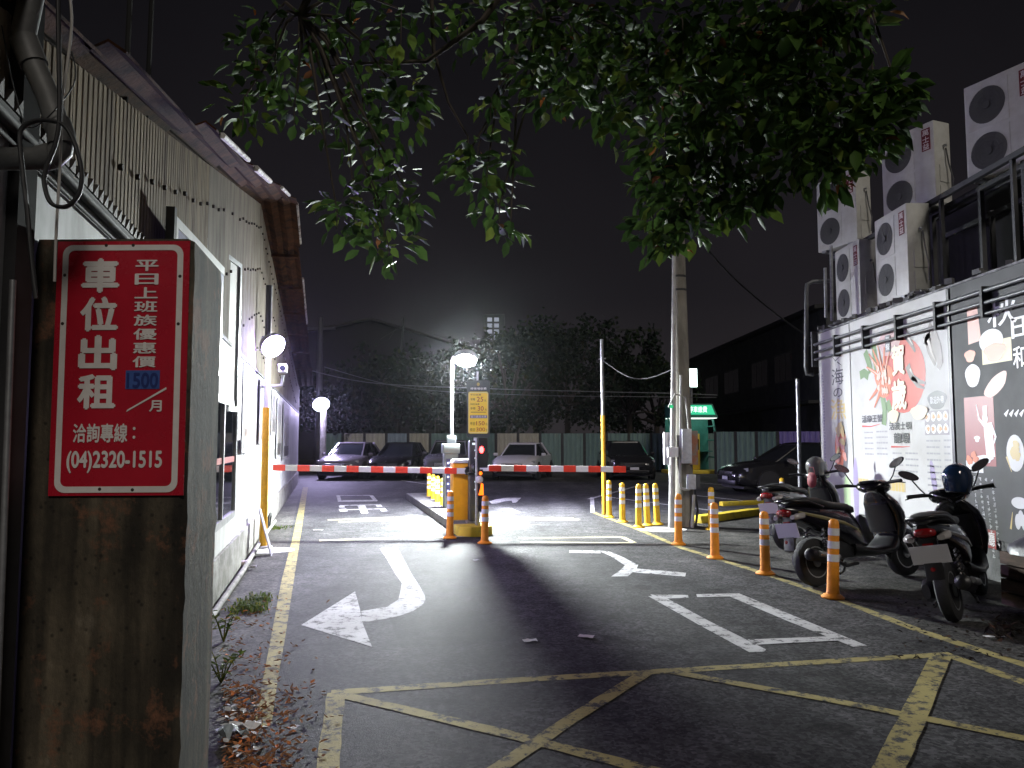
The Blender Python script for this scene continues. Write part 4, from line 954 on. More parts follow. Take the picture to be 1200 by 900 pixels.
for q, w_ in (([(1086, 390), (1093, 396), (1099, 410), (1102, 425), (1100, 432)], .30), ([(1086, 392), (1090, 412), (1096, 428)], .16)):
    stroke(b, [B(*t) for t in q], w_, LY[2])
for q, w_ in (([(1058, 386), (1066, 398), (1073, 412)], .16), ([(1064, 428), (1068, 441), (1078, 447), (1085, 449)], .12), ([(1069, 441), (1076, 452), (1084, 455)], .10)): stroke(b, [B(*t) for t in q], w_, LY[2] - .0006)
b.build('printed_lobster', pr('lobster', (.16, .13, .13)), o)
b = MB()
for q, w_ in (([(1088, 398), (1092, 412), (1097, 424)], .06), ([(1060, 388), (1070, 404)], .05), ([(1067, 432), (1072, 442)], .04)): stroke(b, [B(*t) for t in q], w_, LY[3] - .0008)
b.build('printed_lobster_lights', pr('shell2', (.52, .47, .45)), o)
b = MB(); u0, z0 = B(1047, 440); u1, z1 = B(1060, 403); put_text(b, '賀', u0, u1, z0, z1, LY[7] - .004, .06); u0, z0 = B(1047, 480); u1, z1 = B(1062, 444); put_text(b, '歲', u0, u1, z0, z1, LY[7] - .004, .06); b.build('new_year_lettering', pr('cream', (.74, .70, .52)), o)
b = MB(); u0, z0 = B(1038.6, 413); u1, z1 = B(1043.6, 392); b.bbox(u0, u1, LY[6] - .003, LY[6] - .002, z0, z1); b.build('small_plaque', DGY, o)
b = MB(); col_text(b, '聚餐', u0 + .015, u1 - .015, z1 - .02, z0 + .02, LY[7] - .004, .01); b.build('plaque_lettering', PWH, o)
b = MB(); u0, z0 = B(1011, 495.5); u1, z1 = B(1034.5, 485.5); put_text(b, '活帝王蟹', u0, u1, z0, z1, LY[6], .05); u0, z0 = B(1043, 504); u1, z1 = B(1068.5, 494); put_text(b, '活波士頓', u0, u1, z0, z1, LY[6], .05); u0, z0 = B(1048.5, 519); u1, z1 = B(1066, 507); put_text(b, '龍蝦', u0, u1, z0, z1, LY[6], .05); b.build('dish_lettering', INK, o)
b = MB(); u0, z0 = B(1011, 499.5); u1, _ = B(1032, 499); stroke(b, [(u0, z0), ((u0 + u1) / 2, z0 - .01), (u1, z0 + .02)], .025, LY[6]); u0, z0 = B(1045, 523.5); u1, _ = B(1067, 523); stroke(b, [(u0, z0), ((u0 + u1) / 2, z0), (u1, z0 + .005)], .025, LY[6]); b.build('red_underlines', RED, o)
b = MB(); 
for q in ((1078, 483), (1048, 487.5)): u, z_ = B(*q); blob(b, u, z_, .20 if q[0] > 1060 else .14, .09, LY[7] - .003, wob=.08)
b.build('printed_cloud', pr('cloud', (.66, .55, .40)), o)
mn = MB()
for (pa, pb, rows) in (((1013, 506), (1023, 506), 5), ((1027, 505), (1040, 505), 5), ((1046, 530), (1058, 530), 5), ((1061, 530), (1076, 530), 5), ((1085.5, 515.5), (1102, 515), 9), ((1106, 515), (1114, 515), 9)):
    ua, za = B(*pa); ub, _ = B(*pb); mlines(mn, ua, ub, za, rows, .078, LY[0])
mn.build('menu_print', GR, o)
b = MB(); ua, za = B(1084.5, 510); ub, zb = B(1115, 479.5)
b.bbox(ua, ub - .06, LY[0] - .0006, LY[0], za, zb); b.build('printed_photo_grid', pr('photo_grey', (.24, .22, .23)), o)
b = MB(); b2_ = MB()
for i in range(4):
    for j in range(2):
        cx = ua + (ub - .06 - ua) * (i + .5) / 4; cz = za + (zb - za) * (j + .5) / 2; blob(b, cx, cz, (ub - ua) * .095, (zb - za) * .19, LY[1] - .0006, wob=.05, ph=i)
        blob(b2_, cx + R.uniform(-.02, .02), cz, (ub - ua) * .055, (zb - za) * .10, LY[3], wob=.15, ph=i + j)
b.build('printed_plates', PWH, o); b2_.build('printed_dishes', pr('dish', (.50, .28, .12)), o)
b = MB(); u, z_ = B(1098, 468.5); blob(b, u, z_, .21, .115, LY[0], wob=.05); b.build('speech_bubble', DGY, o)
b = MB(); put_text(b, '歡迎外帶', u - .15, u + .15, z_ - .045, z_ + .045, LY[1], .02); b.build('bubble_lettering', PWH, o)
b = MB(); mlines(b, .1, .45, .95, 1, .1, LY[0], .10); mlines(b, .9, 1.5, .95, 1, .1, LY[0], .12); b.build('yellow_bottom_print', YL, o)
b = MB(); u, z_ = B(1003.5, 575); blob(b, u, z_, .09, .50, LY[0] - .0001); u, z_ = B(1094, 560); blob(b, u, z_, .06, .22, LY[0], rot=.2); b.build('lavender_print', LAV, o)
# dark seam and banner 3
o, a0, w3 = banner(1120.5, 1330, .45, 3.31, BDK, 'charcoal banner with white brush writing and a chef figure, nearest on the restaurant wall')
b = MB(); u0, z0 = B(1158, 385); u1, z1 = B(1190, 343); put_text(b, '秋', u0, u1, z0, z1, LY[0], .02); u0, z0 = B(1186, 397); u1, z1 = B(1215, 366); put_text(b, '田', u0, u1, z0, z1, LY[0], .02); u0, z0 = B(1188, 432); u1, z1 = B(1203, 404); put_text(b, '和', u0, u1, z0, z1, LY[0], .02); b.build('brush_lettering', PWH, o)
b = MB(); u0, z0 = B(1135, 404); u1, z1 = B(1148, 356); b.flat([(u0, LY[0], z0), (u1, LY[0], z0 + .02), (u1 - .05, LY[0], z1), (u0 + .0, LY[0], z1 - .03)]); b.build('printed_drink', PK_, o)
b = MB(); u0, z0 = B(1150, 420); u1, z1 = B(1181, 387)
blob(b, (u0 + u1) / 2 - .05, (z0 + z1) / 2 + .05, (u1 - u0) * .44, (z1 - z0) * .52, LY[1]); u, z_ = B(1140, 440); blob(b, u, z_, .14, .13, LY[1], wob=.04); u, z_ = B(1166, 454); b.build('printed_plates', pr('plate', (.55, .55, .56)), o)
b = MB(); b.bbox(u0 + .02, u1 + .05, LY[0] - .0005, LY[0], B(1150, 428)[1], B(1150, 402)[1]); b.build('printed_tray', YL, o)
b = MB(); u_, z_ = B(1166, 410); blob(b, u_, z_ - .02, .18, .10, LY[2], wob=.1); u_, z_ = B(1137, 417); blob(b, u_, z_, .10, .07, LY[2], wob=.1); b.build('printed_roe', OR_, o)
b = MB(); u_, z_ = B(1167, 451); blob(b, u_, z_, .22, .09, LY[1], wob=.05, rot=.5); b.build('printed_meat', PK_, o)
b = MB(); u0, z0 = B(1133, 545); u1, z1 = B(1164, 463); b.bbox(u0, u1, LY[0] - .0005, LY[0], z0, z1); b.build('printed_red_panel', pr('deep_red', (.26, .02, .02)), o)
b = MB()                                                # chef figure, plain white silhouette
u, z_ = B(1157, 512); stroke(b, [(u + .02, z_ + .15), (u + .03, z_), (u + .05, z_ - .22)], .15, LY[1], False); blob(b, u - .02, z_ + .20, .045, .06, LY[2]); b.bbox(u - .05, u + .02, LY[2] - .0006, LY[2], z_ + .24, z_ + .34)
stroke(b, [(u - .03, z_ + .12), (u - .13, z_ + .20), (u - .17, z_ + .36)], .045, LY[2]); stroke(b, [(u + .08, z_ + .12), (u + .15, z_ - .0), (u + .10, z_ - .1)], .05, LY[2]); blob(b, u - .18, z_ - .02, .05, .035, LY[2], wob=.15); blob(b, u - .06, z_ - .24, .15, .045, LY[2] - .0006, wob=.12); b.build('printed_chef', PWH, o)
b = MB(); u0, z0 = B(1133, 553); u1, z1 = B(1152, 535); b.bbox(u0, u1, LY[1] - .0006, LY[1], z0, z1 - .05); b.build('printed_white_card', PWH, o)
b = MB(); u_, z_ = B(1142, 539); [blob(b, u_ + R.uniform(-.1, .1), z_ + R.uniform(-.02, .06), .05, .04, LY[3] - .0005 * k, wob=.1, ph=k) for k in range(6)]; b.build('printed_snack', OR_, o)
b = MB()
for i, px in enumerate((1140, 1147, 1154, 1161)):
    u_, zt_ = B(px, 558 + i); 
    for k in range(14 - (i % 2) * 2): 
        if R.random() > .06:
            for t_ in range(4): w_ = R.uniform(.012, .045); x_ = u_ + k * .006 + R.uniform(0, .048 - w_); z_ = zt_ - k * .062 - R.uniform(0, .042); b.bbox(x_, x_ + w_, LY[0] - .0004 - .0002 * t_, LY[0], z_ - .005, z_)
            x_ = u_ + k * .006 + R.uniform(.01, .04); b.bbox(x_, x_ + .005, LY[0] - .0014, LY[0], zt_ - k * .062 - .044, zt_ - k * .062)
b.build('column_print', pr('pale_print', (.50, .50, .52)), o)
b = MB(); u0, z0 = B(1150, 640); u1, z1 = B(1167, 622); b.bbox(u0, u1, LY[0] - .0005, LY[0], z0, z1); b.build('red_label', pr('deep_red', (.26, .02, .02)), o)
b = MB(); put_text(b, '餐廳', u0 + .02, u1 - .02, z0 + .03, z1 - .02, LY[1], .02); b.build('label_lettering', PWH, o)
b = MB(); u_, z_ = B(1190, 531); blob(b, u_, z_, .14, .19, LY[1]); u_, z_ = B(1195, 586); blob(b, u_, z_ - .03, .13, .06, LY[1]); u_, z_ = B(1197, 612); [blob(b, u_ - .05 + .05 * k, z_ + .04 * (k % 2), .045, .08, LY[1] - .0005 * k) for k in range(4)]
[stroke(b, [(B(1178 + 6 * k, 487)), (B(1182 + 6 * k, 480))], .05, LY[0] - .0004 * k) for k in range(4)]; b.build('printed_bowls', pr('plate', (.55, .55, .56)), o)
b = MB(); u_, z_ = B(1190, 531); [blob(b, u_ + R.uniform(-.07, .07), z_ + R.uniform(-.1, .1), .05, .05, LY[2] - .0006 * k, wob=.1, ph=k) for k in range(5)]; stroke(b, [B(1180, 535), B(1186, 553)], .03, LY[2]); stroke(b, [B(1185, 620), B(1187, 600)], .03, LY[2]); b.build('printed_garnish', YL, o)
b = MB(); mlines(b, .12, .5, .62, 1, .1, LY[0], .10); b.build('yellow_bottom_print', YL, o)
MB().bbox(bl(1117, 517)[0], bl(1120, 517)[0], -.045, -.002, .4, 3.3).build('banner_seam', BLACK, rb)
# three pipes along the top with brackets
for k, dz in enumerate((0, -.13, -.25)):
    q = empty('wall_pipe', (WX - .10, YF, 0), -pi / 2, ('top', 'middle', 'lowest')[k] + ' of the three grey pipes along the top of the banners', 'pipe', 'pipes over the banners')
    MB().tube([(.10, 0, 3.12 + dz), (LN, 0, 3.12 + dz)], .024 - .003 * k, 10).build('pipe', mat('pipe_grey', (.13, .135, .14), .45, .2, var=.2), q, smooth=60)
pb = empty('pipe_brackets', (WX - .10, YF, 0), -pi / 2, 'dark clamps holding the three pipes over the banners', 'brackets')
for px in (979, 1013, 1052, 1099, 1155):
    u, _ = bl(px, 400, .1); MB().bbox(u - .022, u + .022, -.034, .07, 2.83, 3.17).build('bracket', MATS['dark_steel'], pb)
MB().bbox(.02, .07, -.03, .07, 2.75, 3.35).build('end_bracket', MATS['dark_steel'], pb)

# rack above the wall and the air conditioners
FRM = mat('rack_steel', (.05, .052, .055), .6, var=.3)
rk = empty('equipment_rack', (WX + .95, YF, WTOP), -pi / 2, 'dark steel rack on the restaurant roof under the air conditioners', 'rack')
def bar(mb, a, b_, r=.03): mb.tube([a, b_], r, 4)
for xx in (.25, 1.5, 2.7, 3.6, 4.9, 6.2, 7.6):
    for yy in (.25, 1.15): MB().bbox(xx - .03, xx + .03, yy - .03, yy + .03, -.02, 1.68).build('upright', FRM, rk)
for zz_ in (.16, 1.58):
    for yy in (.25, 1.15): MB().bbox(.2, 9.0, yy - .035, yy + .035, zz_, zz_ + .07).build('rail', FRM, rk)
for yy in (-.47, -.03): MB().bbox(-1.0, 3.0, yy - .05, yy + .05, .03, .235).build('support_beam', FRM, rk)
MB().bbox(-1.35, 5.2, -.13, -.06, 1.575, 1.645).build('rail', FRM, rk); MB().bbox(-1.35, 5.2, .36, .43, 1.575, 1.645).build('rail', FRM, rk)
for xx in (.66, 2.35, 3.9): MB().bbox(xx - .025, xx + .025, -.12, -.07, .02, 1.574).build('upright', FRM, rk)
for xx in (3.6, 4.9, 6.2): 
    b = MB(); bar(b, (xx, .25, .2), (xx + 1.25, .25, 1.55), .028); b.build('brace', FRM, rk); b = MB(); bar(b, (xx + .1, 1.15, 1.5), (xx + 1.3, 1.15, .3), .028); b.build('brace', FRM, rk)
MB().bbox(-.6, 9, 1.5, 1.55, 0, 2.15).build('back_panel', mat('rack_back', (.015, .015, .016), .9), rk)
ACW = mat('ac_casing', (.56, .56, .53), .5, col2=(.42, .41, .37), scale=3, lo=.3, hi=.6); ACD = mat('ac_grille', (.055, .055, .055), .6)
def make_ac():
    r = empty('air_conditioner'); w, d, h = .96, .34, 1.36      # local x = width, -y = fan side, z up, origin at bottom centre
    MB().bbox(-w / 2, w / 2, -d / 2, d / 2, .04, h).build('casing', ACW, r, bevel=.018)
    for xx in (-.32, .32): MB().bbox(xx - .05, xx + .05, -d / 2 - .01, d / 2 + .01, 0, .045).build('foot', GALV, r)
    for zc in (.37, 1.0):
        cx = -.16; a = MB(); a.bbox(cx - .285, cx + .285, -d / 2 - .006, -d / 2 + .001, zc - .29, zc + .29); s = a.build('fan_panel', ACW, r)
        MB().lathe([(.245, -d / 2 - .0085), (.245, -d / 2 - .0062)], (cx, 0, zc), 28, 'Y').build('fan_recess', ACD, s)
        g = MB()
        for rr in (.06, .105, .15, .195, .24): 
            n = 28; vs = []; y0 = -d / 2 - .02
            ring = [(cx + rr * cos(2 * pi * k / n), y0, zc + rr * sin(2 * pi * k / n)) for k in range(n)]; g.tube(ring + [ring[0]], .002, 4)
        for k in range(8): g.tube([(cx + .05 * cos(k * pi / 4), -d / 2 - .017, zc + .05 * sin(k * pi / 4)), (cx + .245 * cos(k * pi / 4 + .3), -d / 2 - .012, zc + .245 * sin(k * pi / 4 + .3))], .002, 4)
        g.lathe([(.05, -d / 2 - .024), (.05, -d / 2 - .01)], (cx, 0, zc), 14, 'Y'); g.build('fan_guard', mat('ac_wire', (.05, .05, .05), .6), s)
    for k in range(2): MB().bbox(w / 2 + .001, w / 2 + .012, -.10 + .02, .12, .10 + k * .32, .36 + k * .32).build('side_cover', ACW, r)
    MB().box((w / 2 + .03, .02, .98), (.05, .03, .03)).build('side_handle', GALV, r)
    b = MB().tube([(w / 2 + .02, .05, .95), (w / 2 + .05, .06, .7), (w / 2 + .10, .08, .45), (w / 2 + .05, .10, .22)], .011, 6).build('refrigerant_line', PIPE, r)
    lb = MB().bbox(.27, .42, -d / 2 - .004, -d / 2 + .001, .93, 1.27).build('brand_label', mat('label_maroon', (.13, .008, .012), .45), r)
    b = MB(); col_text(b, '萬士益', .29, .40, 1.26, .94, -d / 2 - .0055, .02, .15); b.build('label_lettering', SWH, lb)
    return r
ac0 = make_ac(); first = True
AC = [(5.66 + .17, 11.30, 3.56, 0, 'air conditioner of the lower row nearest the camera, with the maroon label beside its fans'),
      (5.86 + .17, 13.25, 3.56, 0, 'leftmost lower air conditioner of the stacked group'),
      (6.32, 11.75, 4.97, 22, 'upper air conditioner with maroon label, partly behind the tree leaves, middle of the row'),
      (6.55, 9.85, 4.97, 24, 'upper right air conditioner cut off by the picture edge'),
      (6.05, 13.75, 4.97, 20, 'upper left air conditioner half hidden by the tree leaves')]
for X_, Y_, Z_, rt, lb in AC:
    o = ac0 if first else copy_tree(ac0); first = False
    o.location = (X_, Y_, Z_); o.rotation_euler = (0, 0, -pi / 2 + radians(rt)); tag(o, lb, 'air conditioner', 'air conditioners above the restaurant wall')
# bent vent pipe and short posts at the left end
vp = empty('vent_pipe', (0, 0, 0), 0, 'grey vent pipe bent down beside the left end of the restaurant wall', 'pipe')
Yv = YF + .25
MB().tube([yp(975, 329, Yv), yp(952, 330, Yv), yp(946, 333, Yv), yp(945, 345, Yv), yp(944.5, 430, Yv), yp(946, 438, Yv), yp(953, 439, Yv)], .036, 10).build('pipe', mat('pipe_grey', (.13, .135, .14), .45), vp, smooth=60)
for px, ya, yb in ((967, 314, 372), (974, 288, 376)):
    t_ = MB().tube([yp(px, ya, YF + .1), yp(px + 1, yb, YF + .1)], .028, 8).build('short_post', GALV, None, smooth=60); tag(t_, 'short thin steel post %s the leftmost air conditioners' % ('below left of' if px < 970 else 'directly below'), 'post')
q = empty('thin_sign_post', (yp(936, 517, 13.9).x, 13.9, .004), 0, 'slim bare grey post left of the restaurant banners', 'post')
MB().tube([(0, 0, 0), (.01, 0, yp(936, 445, 13.9).z)], .035, 10).build('post', GALV, q, smooth=60); MB().lathe([(.08, 0), (.08, .015)], n=14).build('base_plate', GALV, q)

# ================================================================ PARKED CARS
def make_car(name, paint, L=4.6, Wd=1.82, H=1.46, hood=.93, suv=False):
    r = empty(name); k = L / 4.6; hw = Wd / 2; q = hood / .93
    st = [(-2.29, .48, .84, .74), (-2.22, .34, .96, .86), (-2.0, .25, 1.02, .95), (-1.4, .21, 1.0, .985), (-.6, .20, .97, 1.0), (.4, .20, .95, 1.0), (1.0, .20, .94, .99), (1.45, .21, .90, .98), (1.85, .23, .83, .95), (2.1, .27, .75, .88), (2.24, .33, .67, .78), (2.30, .42, .58, .66)]
    rings = []
    for x, zb, zt, w in st:
        w *= hw; zt *= q; zm = zb + (zt - zb) * .55
        half = [(w * .90, zb), (w * .985, zb + .07), (w, zm), (w * .965, zt - .07), (w * .87, zt - .015), (w * .5, zt + .012)]
        rings.append([(x * k, y, z_) for y, z_ in half] + [(x * k, 0, zt + .02)] + [(x * k, -y, z_) for y, z_ in reversed(half)])
    MB().loft(rings).build('body', paint, r, smooth=32)
    zb = .90 * q; zt = H - .06
    if suv: bot = [(1.05, .74), (.85, .84), (-1.3, .85), (-2.12, .72)]; top = [(.40, .60), (.25, .66), (-1.45, .66), (-1.85, .58)]
    else: bot = [(1.12, .70), (.9, .82), (-1.25, .83), (-1.95, .62)]; top = [(.28, .54), (.14, .60), (-.75, .60), (-1.05, .50)]
    s = hw / .91
    lo = [(x * k, y * s, zb + (.04 if x < -1 else 0)) for x, y in bot] + [(x * k, -y * s, zb + (.04 if x < -1 else 0)) for x, y in reversed(bot)]
    hi = [(x * k, y * s, zt - (.03 if i in (0, 3) else 0)) for i, (x, y) in enumerate(top)] + [(x * k, -y * s, zt - (.03 if i in (0, 3) else 0)) for i, (x, y) in reversed(list(enumerate(top)))]
    MB().loft([lo, hi]).build('windows', GLASSD, r)
    ro = [[(x * 1.012, y * 1.012, z_ + .002) for x, y, z_ in hi], [(x * .97, y * .93, z_ + .045) for x, y, z_ in hi], [(x * .7 - .05, y * .5, z_ + .062) for x, y, z_ in hi]]
    MB().loft(ro).build('roof', paint, r, smooth=35)
    for sd_ in (1, -1):
        P = lambda t, u: Vector((t[u][0] * k, sd_ * t[u][1] * s * 1.008, 0))
        pil = []
        for u, rr in ((0, .030), (3, .045), (2, .05)):
            a = P(bot, u); b_ = P(top, u); a.z = zb; b_.z = zt + .01; MB().tube([a, b_], rr, 6).build('pillar', paint, r)
        MB().tube([(-.28 * k, sd_ * .845 * s, zb), (-.30 * k, sd_ * .612 * s, zt)], .032, 6).build('pillar', BLACK, r)
        m = MB().box((.86 * k, sd_ * (hw + .07), zb + .07), (.12, .17, .12)).build('wing_mirror', paint, r, bevel=.035)
        MB().bbox(-.05 * k, .13 * k, sd_ * hw * 1.003 - .01, sd_ * hw * 1.003 + .01, zb - .16, zb - .13).build('door_handle', paint, r)
    for x in (1.42, -1.40):
        for sd_ in (1, -1):
            MB().lathe([(.37, -.01), (.37, .012)], (x * k, sd_ * hw * .985, .33), 24, 'Y').build('wheel_well_shade', mat('well_shade_black', (.006, .006, .006), .9), r)  # black disc on the body side, painted for the shade in the wheel well
            w_ = MB().lathe([(.20, -.11), (.31, -.11), (.33, -.08), (.335, 0), (.33, .08), (.31, .11), (.20, .11)], (x * k, sd_ * (hw - .09), .335), 26, 'Y').build('tyre', RUBBER, r, smooth=40)
            ri = MB(); yy = sd_ * (hw - .09 + .085)
            for j in range(7):
                a = 2 * pi * j / 7; ri.tube([(x * k + .04 * cos(a), yy, .335 + .04 * sin(a)), (x * k + .205 * cos(a), yy + sd_ * .005, .335 + .205 * sin(a))], .020, 5)
            ring = [(x * k + .208 * cos(2 * pi * j / 24), yy, .335 + .208 * sin(2 * pi * j / 24)) for j in range(25)]; ri.tube(ring, .016, 5); ri.lathe([(.05, -.012), (.05, .012)], (x * k, yy, .335), 12, 'Y')
            ri.build('rim', GALV, w_)
    HL = mat('headlight_glass', (.30, .31, .33), .08, spec=.9)
    for sd_ in (1, -1):
        h_ = MB().loft([[( (2.02 + .17 * t) * k, sd_ * (hw * (.90 - .30 * t) ) + dy, .70 * q - .03 * t + dz) for dy, dz in ((-.03, -.045 + .02 * t), (.03, -.045 + .02 * t), (.03, .05 - .03 * t), (-.03, .05 - .03 * t))] for t in (0, .35, .7, 1.0)]).build('headlight', HL, r, smooth=40)
        MB().bbox(-2.30 * k, -2.14 * k, sd_ * hw * .62 - .15, sd_ * hw * .62 + .15, .78 * q, .88 * q).build('tail_light', mat('tail_red', (.25, .01, .01), .2), r, bevel=.02)
        MB().box((2.18 * k, sd_ * hw * .70, .40), (.10, .20, .08)).build('fog_lamp', BLACK, r, bevel=.02)
    g_ = MB().bbox(2.22 * k, 2.312 * k, -.42, .42, .50 * q, .64 * q).build('grille', BLACK, r, bevel=.02)
    b = MB(); [b.bbox(2.313 * k, 2.32 * k, -.38, .38, (.52 + .03 * j) * q, (.53 + .03 * j) * q) for j in range(4)]; b.build('grille_bars', CHROME, g_)
    MB().bbox(2.20 * k, 2.30 * k, -.58, .58, .26, .39).build('lower_intake', BLACK, r, bevel=.02)
    MB().bbox(2.322 * k, 2.335 * k, -.17, .17, .40, .50).build('number_plate', mat('plate_white', (.60, .60, .62), .4), r)
    MB().bbox(-2.2 * k, 2.1 * k, -hw * .8, hw * .8, .16, .24).build('underbody', BLACK, r)
    return r
def paintm(n, c, rough=.22): return mat('car_' + n, c, rough, .0, coat=.6, var=.05, scale=3)
CARS = [('silver', (.13, .12, .14), 397, 562, (-.12, -1), dict(L=4.5), 'grey saloon parked farthest left under the distant lamp'),
        ('black', (.015, .015, .018), 457, 562, (-.10, -1), dict(L=4.5), 'black saloon between the grey saloon and the pale estate'),
        ('pale', (.14, .14, .16), 522, 562, (-.05, -1), dict(L=4.6, suv=True, H=1.55, hood=.98), 'pale grey estate car partly hidden by the entrance island'),
        ('white', (.62, .61, .65), 603, 562.5, (-.22, -1), dict(L=4.6, H=1.45), 'white saloon parked right of the price board'),
        ('dark', (.014, .014, .016), 741, 562.5, (.02, -1), dict(L=4.6, H=1.52, hood=.97), 'black car facing the camera behind the right arm tip'),]
for n_, c_, px, py, hd, kw, lb in CARS:
    o = make_car('parked_car', paintm(n_, c_), **kw); p = gp(px, py); h = Vector((hd[0], hd[1], 0)).normalized()
    o.location = (p.x - h.x * 1.8, p.y - h.y * 1.8, 0.005); o.rotation_euler = (0, 0, atan2(h.y, h.x)); tag(o, lb, 'car', 'cars parked in the lot')
o = make_car('parked_car', paintm('jet', (.012, .012, .013)), L=4.6, H=1.46); p = gp(888, 580); h = Vector((-1, -.16, 0)).normalized()
o.location = (p.x + 1.45 + .1, p.y + .95, .005); o.rotation_euler = (0, 0, atan2(h.y, h.x)); tag(o, 'black saloon seen from the side behind the scooters', 'car', 'cars parked in the lot')

# ================================================================ SCOOTERS
def make_scooter(paint, trim, rim, seatm, plate_col=(.62, .61, .66)):
    r = empty('scooter')
    def wheel(x, nm):
        t = MB().lathe([(.155, -.048), (.205, -.058), (.240, -.042), (.25, 0), (.240, .042), (.205, .058), (.155, .048)], (x, 0, .25), 30, 'Y').build(nm, RUBBER, r, smooth=45)
        b = MB(); b.lathe([(.135, -.046), (.16, -.05), (.16, .05), (.135, .046)], (x, 0, .25), 24, 'Y', cap=False); b.lathe([(.05, -.06), (.05, .06)], (x, 0, .25), 14, 'Y')
        for k in range(5):
            a = 2 * pi * k / 5; b.tube([(x + .03 * cos(a), 0, .25 + .03 * sin(a)), (x + .145 * cos(a), 0, .25 + .145 * sin(a))], [.030, .018], 6)
        b.build('rim', rim, t, smooth=40); return t
    wheel(-.12, 'rear_wheel'); f_ = wheel(1.28, 'front_wheel'); MB().lathe([(.05, .062), (.095, .062), (.095, .066), (.05, .066)], (1.28, 0, .25), 20, 'Y').build('brake_disc', CHROME, f_)
    MB().loft([sring(*s_) for s_ in [(-.47, 0, .80, .045, .03), (-.40, 0, .775, .10, .06), (-.28, 0, .745, .135, .09), (-.10, 0, .70, .165, .125), (.10, 0, .655, .178, .165), (.30, 0, .60, .175, .205), (.45, 0, .53, .15, .21), (.54, 0, .47, .12, .17)]]).build('rear_cowl', paint, r, smooth=50)
    for sd_ in (1, -1): MB().tube([(-.36, sd_ * .118, .765), (-.1, sd_ * .166, .70), (.2, sd_ * .181, .63), (.42, sd_ * .165, .55)], [.012, .02, .018, .008], 6).build('cowl_trim', trim, r, smooth=50)
    MB().loft([sring(*s_) for s_ in [(-.44, 0, .845, .06, .015), (-.38, 0, .868, .11, .035), (-.22, 0, .872, .138, .05), (-.05, 0, .855, .15, .055), (.06, 0, .825, .15, .05), (.18, 0, .805, .148, .05), (.36, 0, .79, .135, .05), (.48, 0, .765, .10, .04), (.54, 0, .745, .05, .02)]]).build('seat', seatm, r, smooth=55)
    MB().tube([(-.05, .165, .80), (-.25, .16, .865), (-.43, .11, .885), (-.485, 0, .885), (-.43, -.11, .885), (-.25, -.16, .865), (-.05, -.165, .80)], .014, 8).build('grab_rail', mat('satin_black', (.02, .02, .02), .3, .3), r, smooth=50)
    MB().loft([sring(*s_) for s_ in [(.40, 0, .36, .13, .10), (.52, 0, .32, .175, .06), (.70, 0, .30, .185, .045), (.92, 0, .315, .185, .05), (1.03, 0, .37, .17, .09), (1.08, 0, .44, .15, .10)]]).build('floorboard', BLACK, r, smooth=45)
    # leg shield: horizontal sections going up
    def hring(z_, xc, hx, hw, n=18): return [(xc + hx * math.copysign(abs(cos(a)) ** .8, cos(a)) * (1 if cos(a) > 0 else .55), hw * math.copysign(abs(sin(a)) ** .8, sin(a)), z_) for a in [2 * pi * k / n for k in range(n)]]
    MB().loft([hring(.34, 1.06, .06, .12), hring(.42, 1.09, .09, .175), hring(.56, 1.11, .12, .215), hring(.70, 1.08, .14, .225), hring(.82, 1.03, .13, .20), hring(.91, .985, .10, .14), hring(.96, .965, .06, .08)]).build('leg_shield', paint, r, smooth=50)
    MB().loft([hring(.50, 1.02, .03, .16), hring(.66, .99, .04, .17), hring(.80, .955, .04, .14)]).build('glove_panel', BLACK, r, smooth=50)
    b = MB(); rg = []
    for k in range(12):
        a = radians(15 + 125 * k / 11); rr = .275; w_ = .062 * (1 - .35 * abs(k - 5.5) / 5.5)
        rg.append([(1.28 + (rr + e_) * cos(a), y_, .25 + (rr + e_) * sin(a)) for y_, e_ in ((-w_ - .015, -.05), (-w_, .0), (0, .014), (w_, .0), (w_ + .015, -.05), (w_ + .005, -.05), (w_ - .01, -.008), (0, .004), (-w_ + .01, -.008), (-w_ - .005, -.05))])
    b.loft(rg).build('front_fender', paint, r, smooth=45)
    for sd_ in (1, -1): MB().tube([(1.28, sd_ * .075, .25), (1.13, sd_ * .07, .58)], .021, 8).build('fork_leg', CHROME if False else GALV, r, smooth=50)
    # handlebar group turns to the left
    hs = MB().loft([sring(*s_) for s_ in [(-.17, 0, .975, .05, .02), (-.12, 0, 1.0, .13, .045), (-.03, 0, 1.01, .185, .062), (.05, 0, .99, .175, .07), (.11, 0, .965, .11, .06), (.15, 0, .945, .05, .03)]]).build('handlebar_cover', paint, r, smooth=50, loc=(.97, 0, 0))
    MB().bbox(-.15, -.05, -.09, .09, 1.032, 1.066).build('dashboard', GLASSD, hs, bevel=.015)
    MB().loft([sring(.10, 0, .965, .10, .05), sring(.145, 0, .955, .06, .035)]).build('headlight', mat('lamp_lens', (.35, .35, .36), .1), hs, smooth=50)
    for sd_ in (1, -1):
        MB().tube([(-.06, sd_ * .15, 1.015), (-.10, sd_ * .24, 1.03), (-.135, sd_ * .37, 1.035)], [.014, .019, .019], 8).build('grip', RUBBER, hs, smooth=50)
        MB().tube([(-.02, sd_ * .18, 1.02), (-.05, sd_ * .28, 1.022), (-.09, sd_ * .39, 1.01)], .006, 6).build('brake_lever', CHROME, hs)
        MB().tube([(-.05, sd_ * .20, 1.03), (-.03, sd_ * .245, 1.10), (-.035, sd_ * .29, 1.19)], .007, 6).build('mirror_stem', BLACK, hs, smooth=50)
        mc = Vector((-.04, sd_ * .31, 1.235)); b = MB(); pf = []
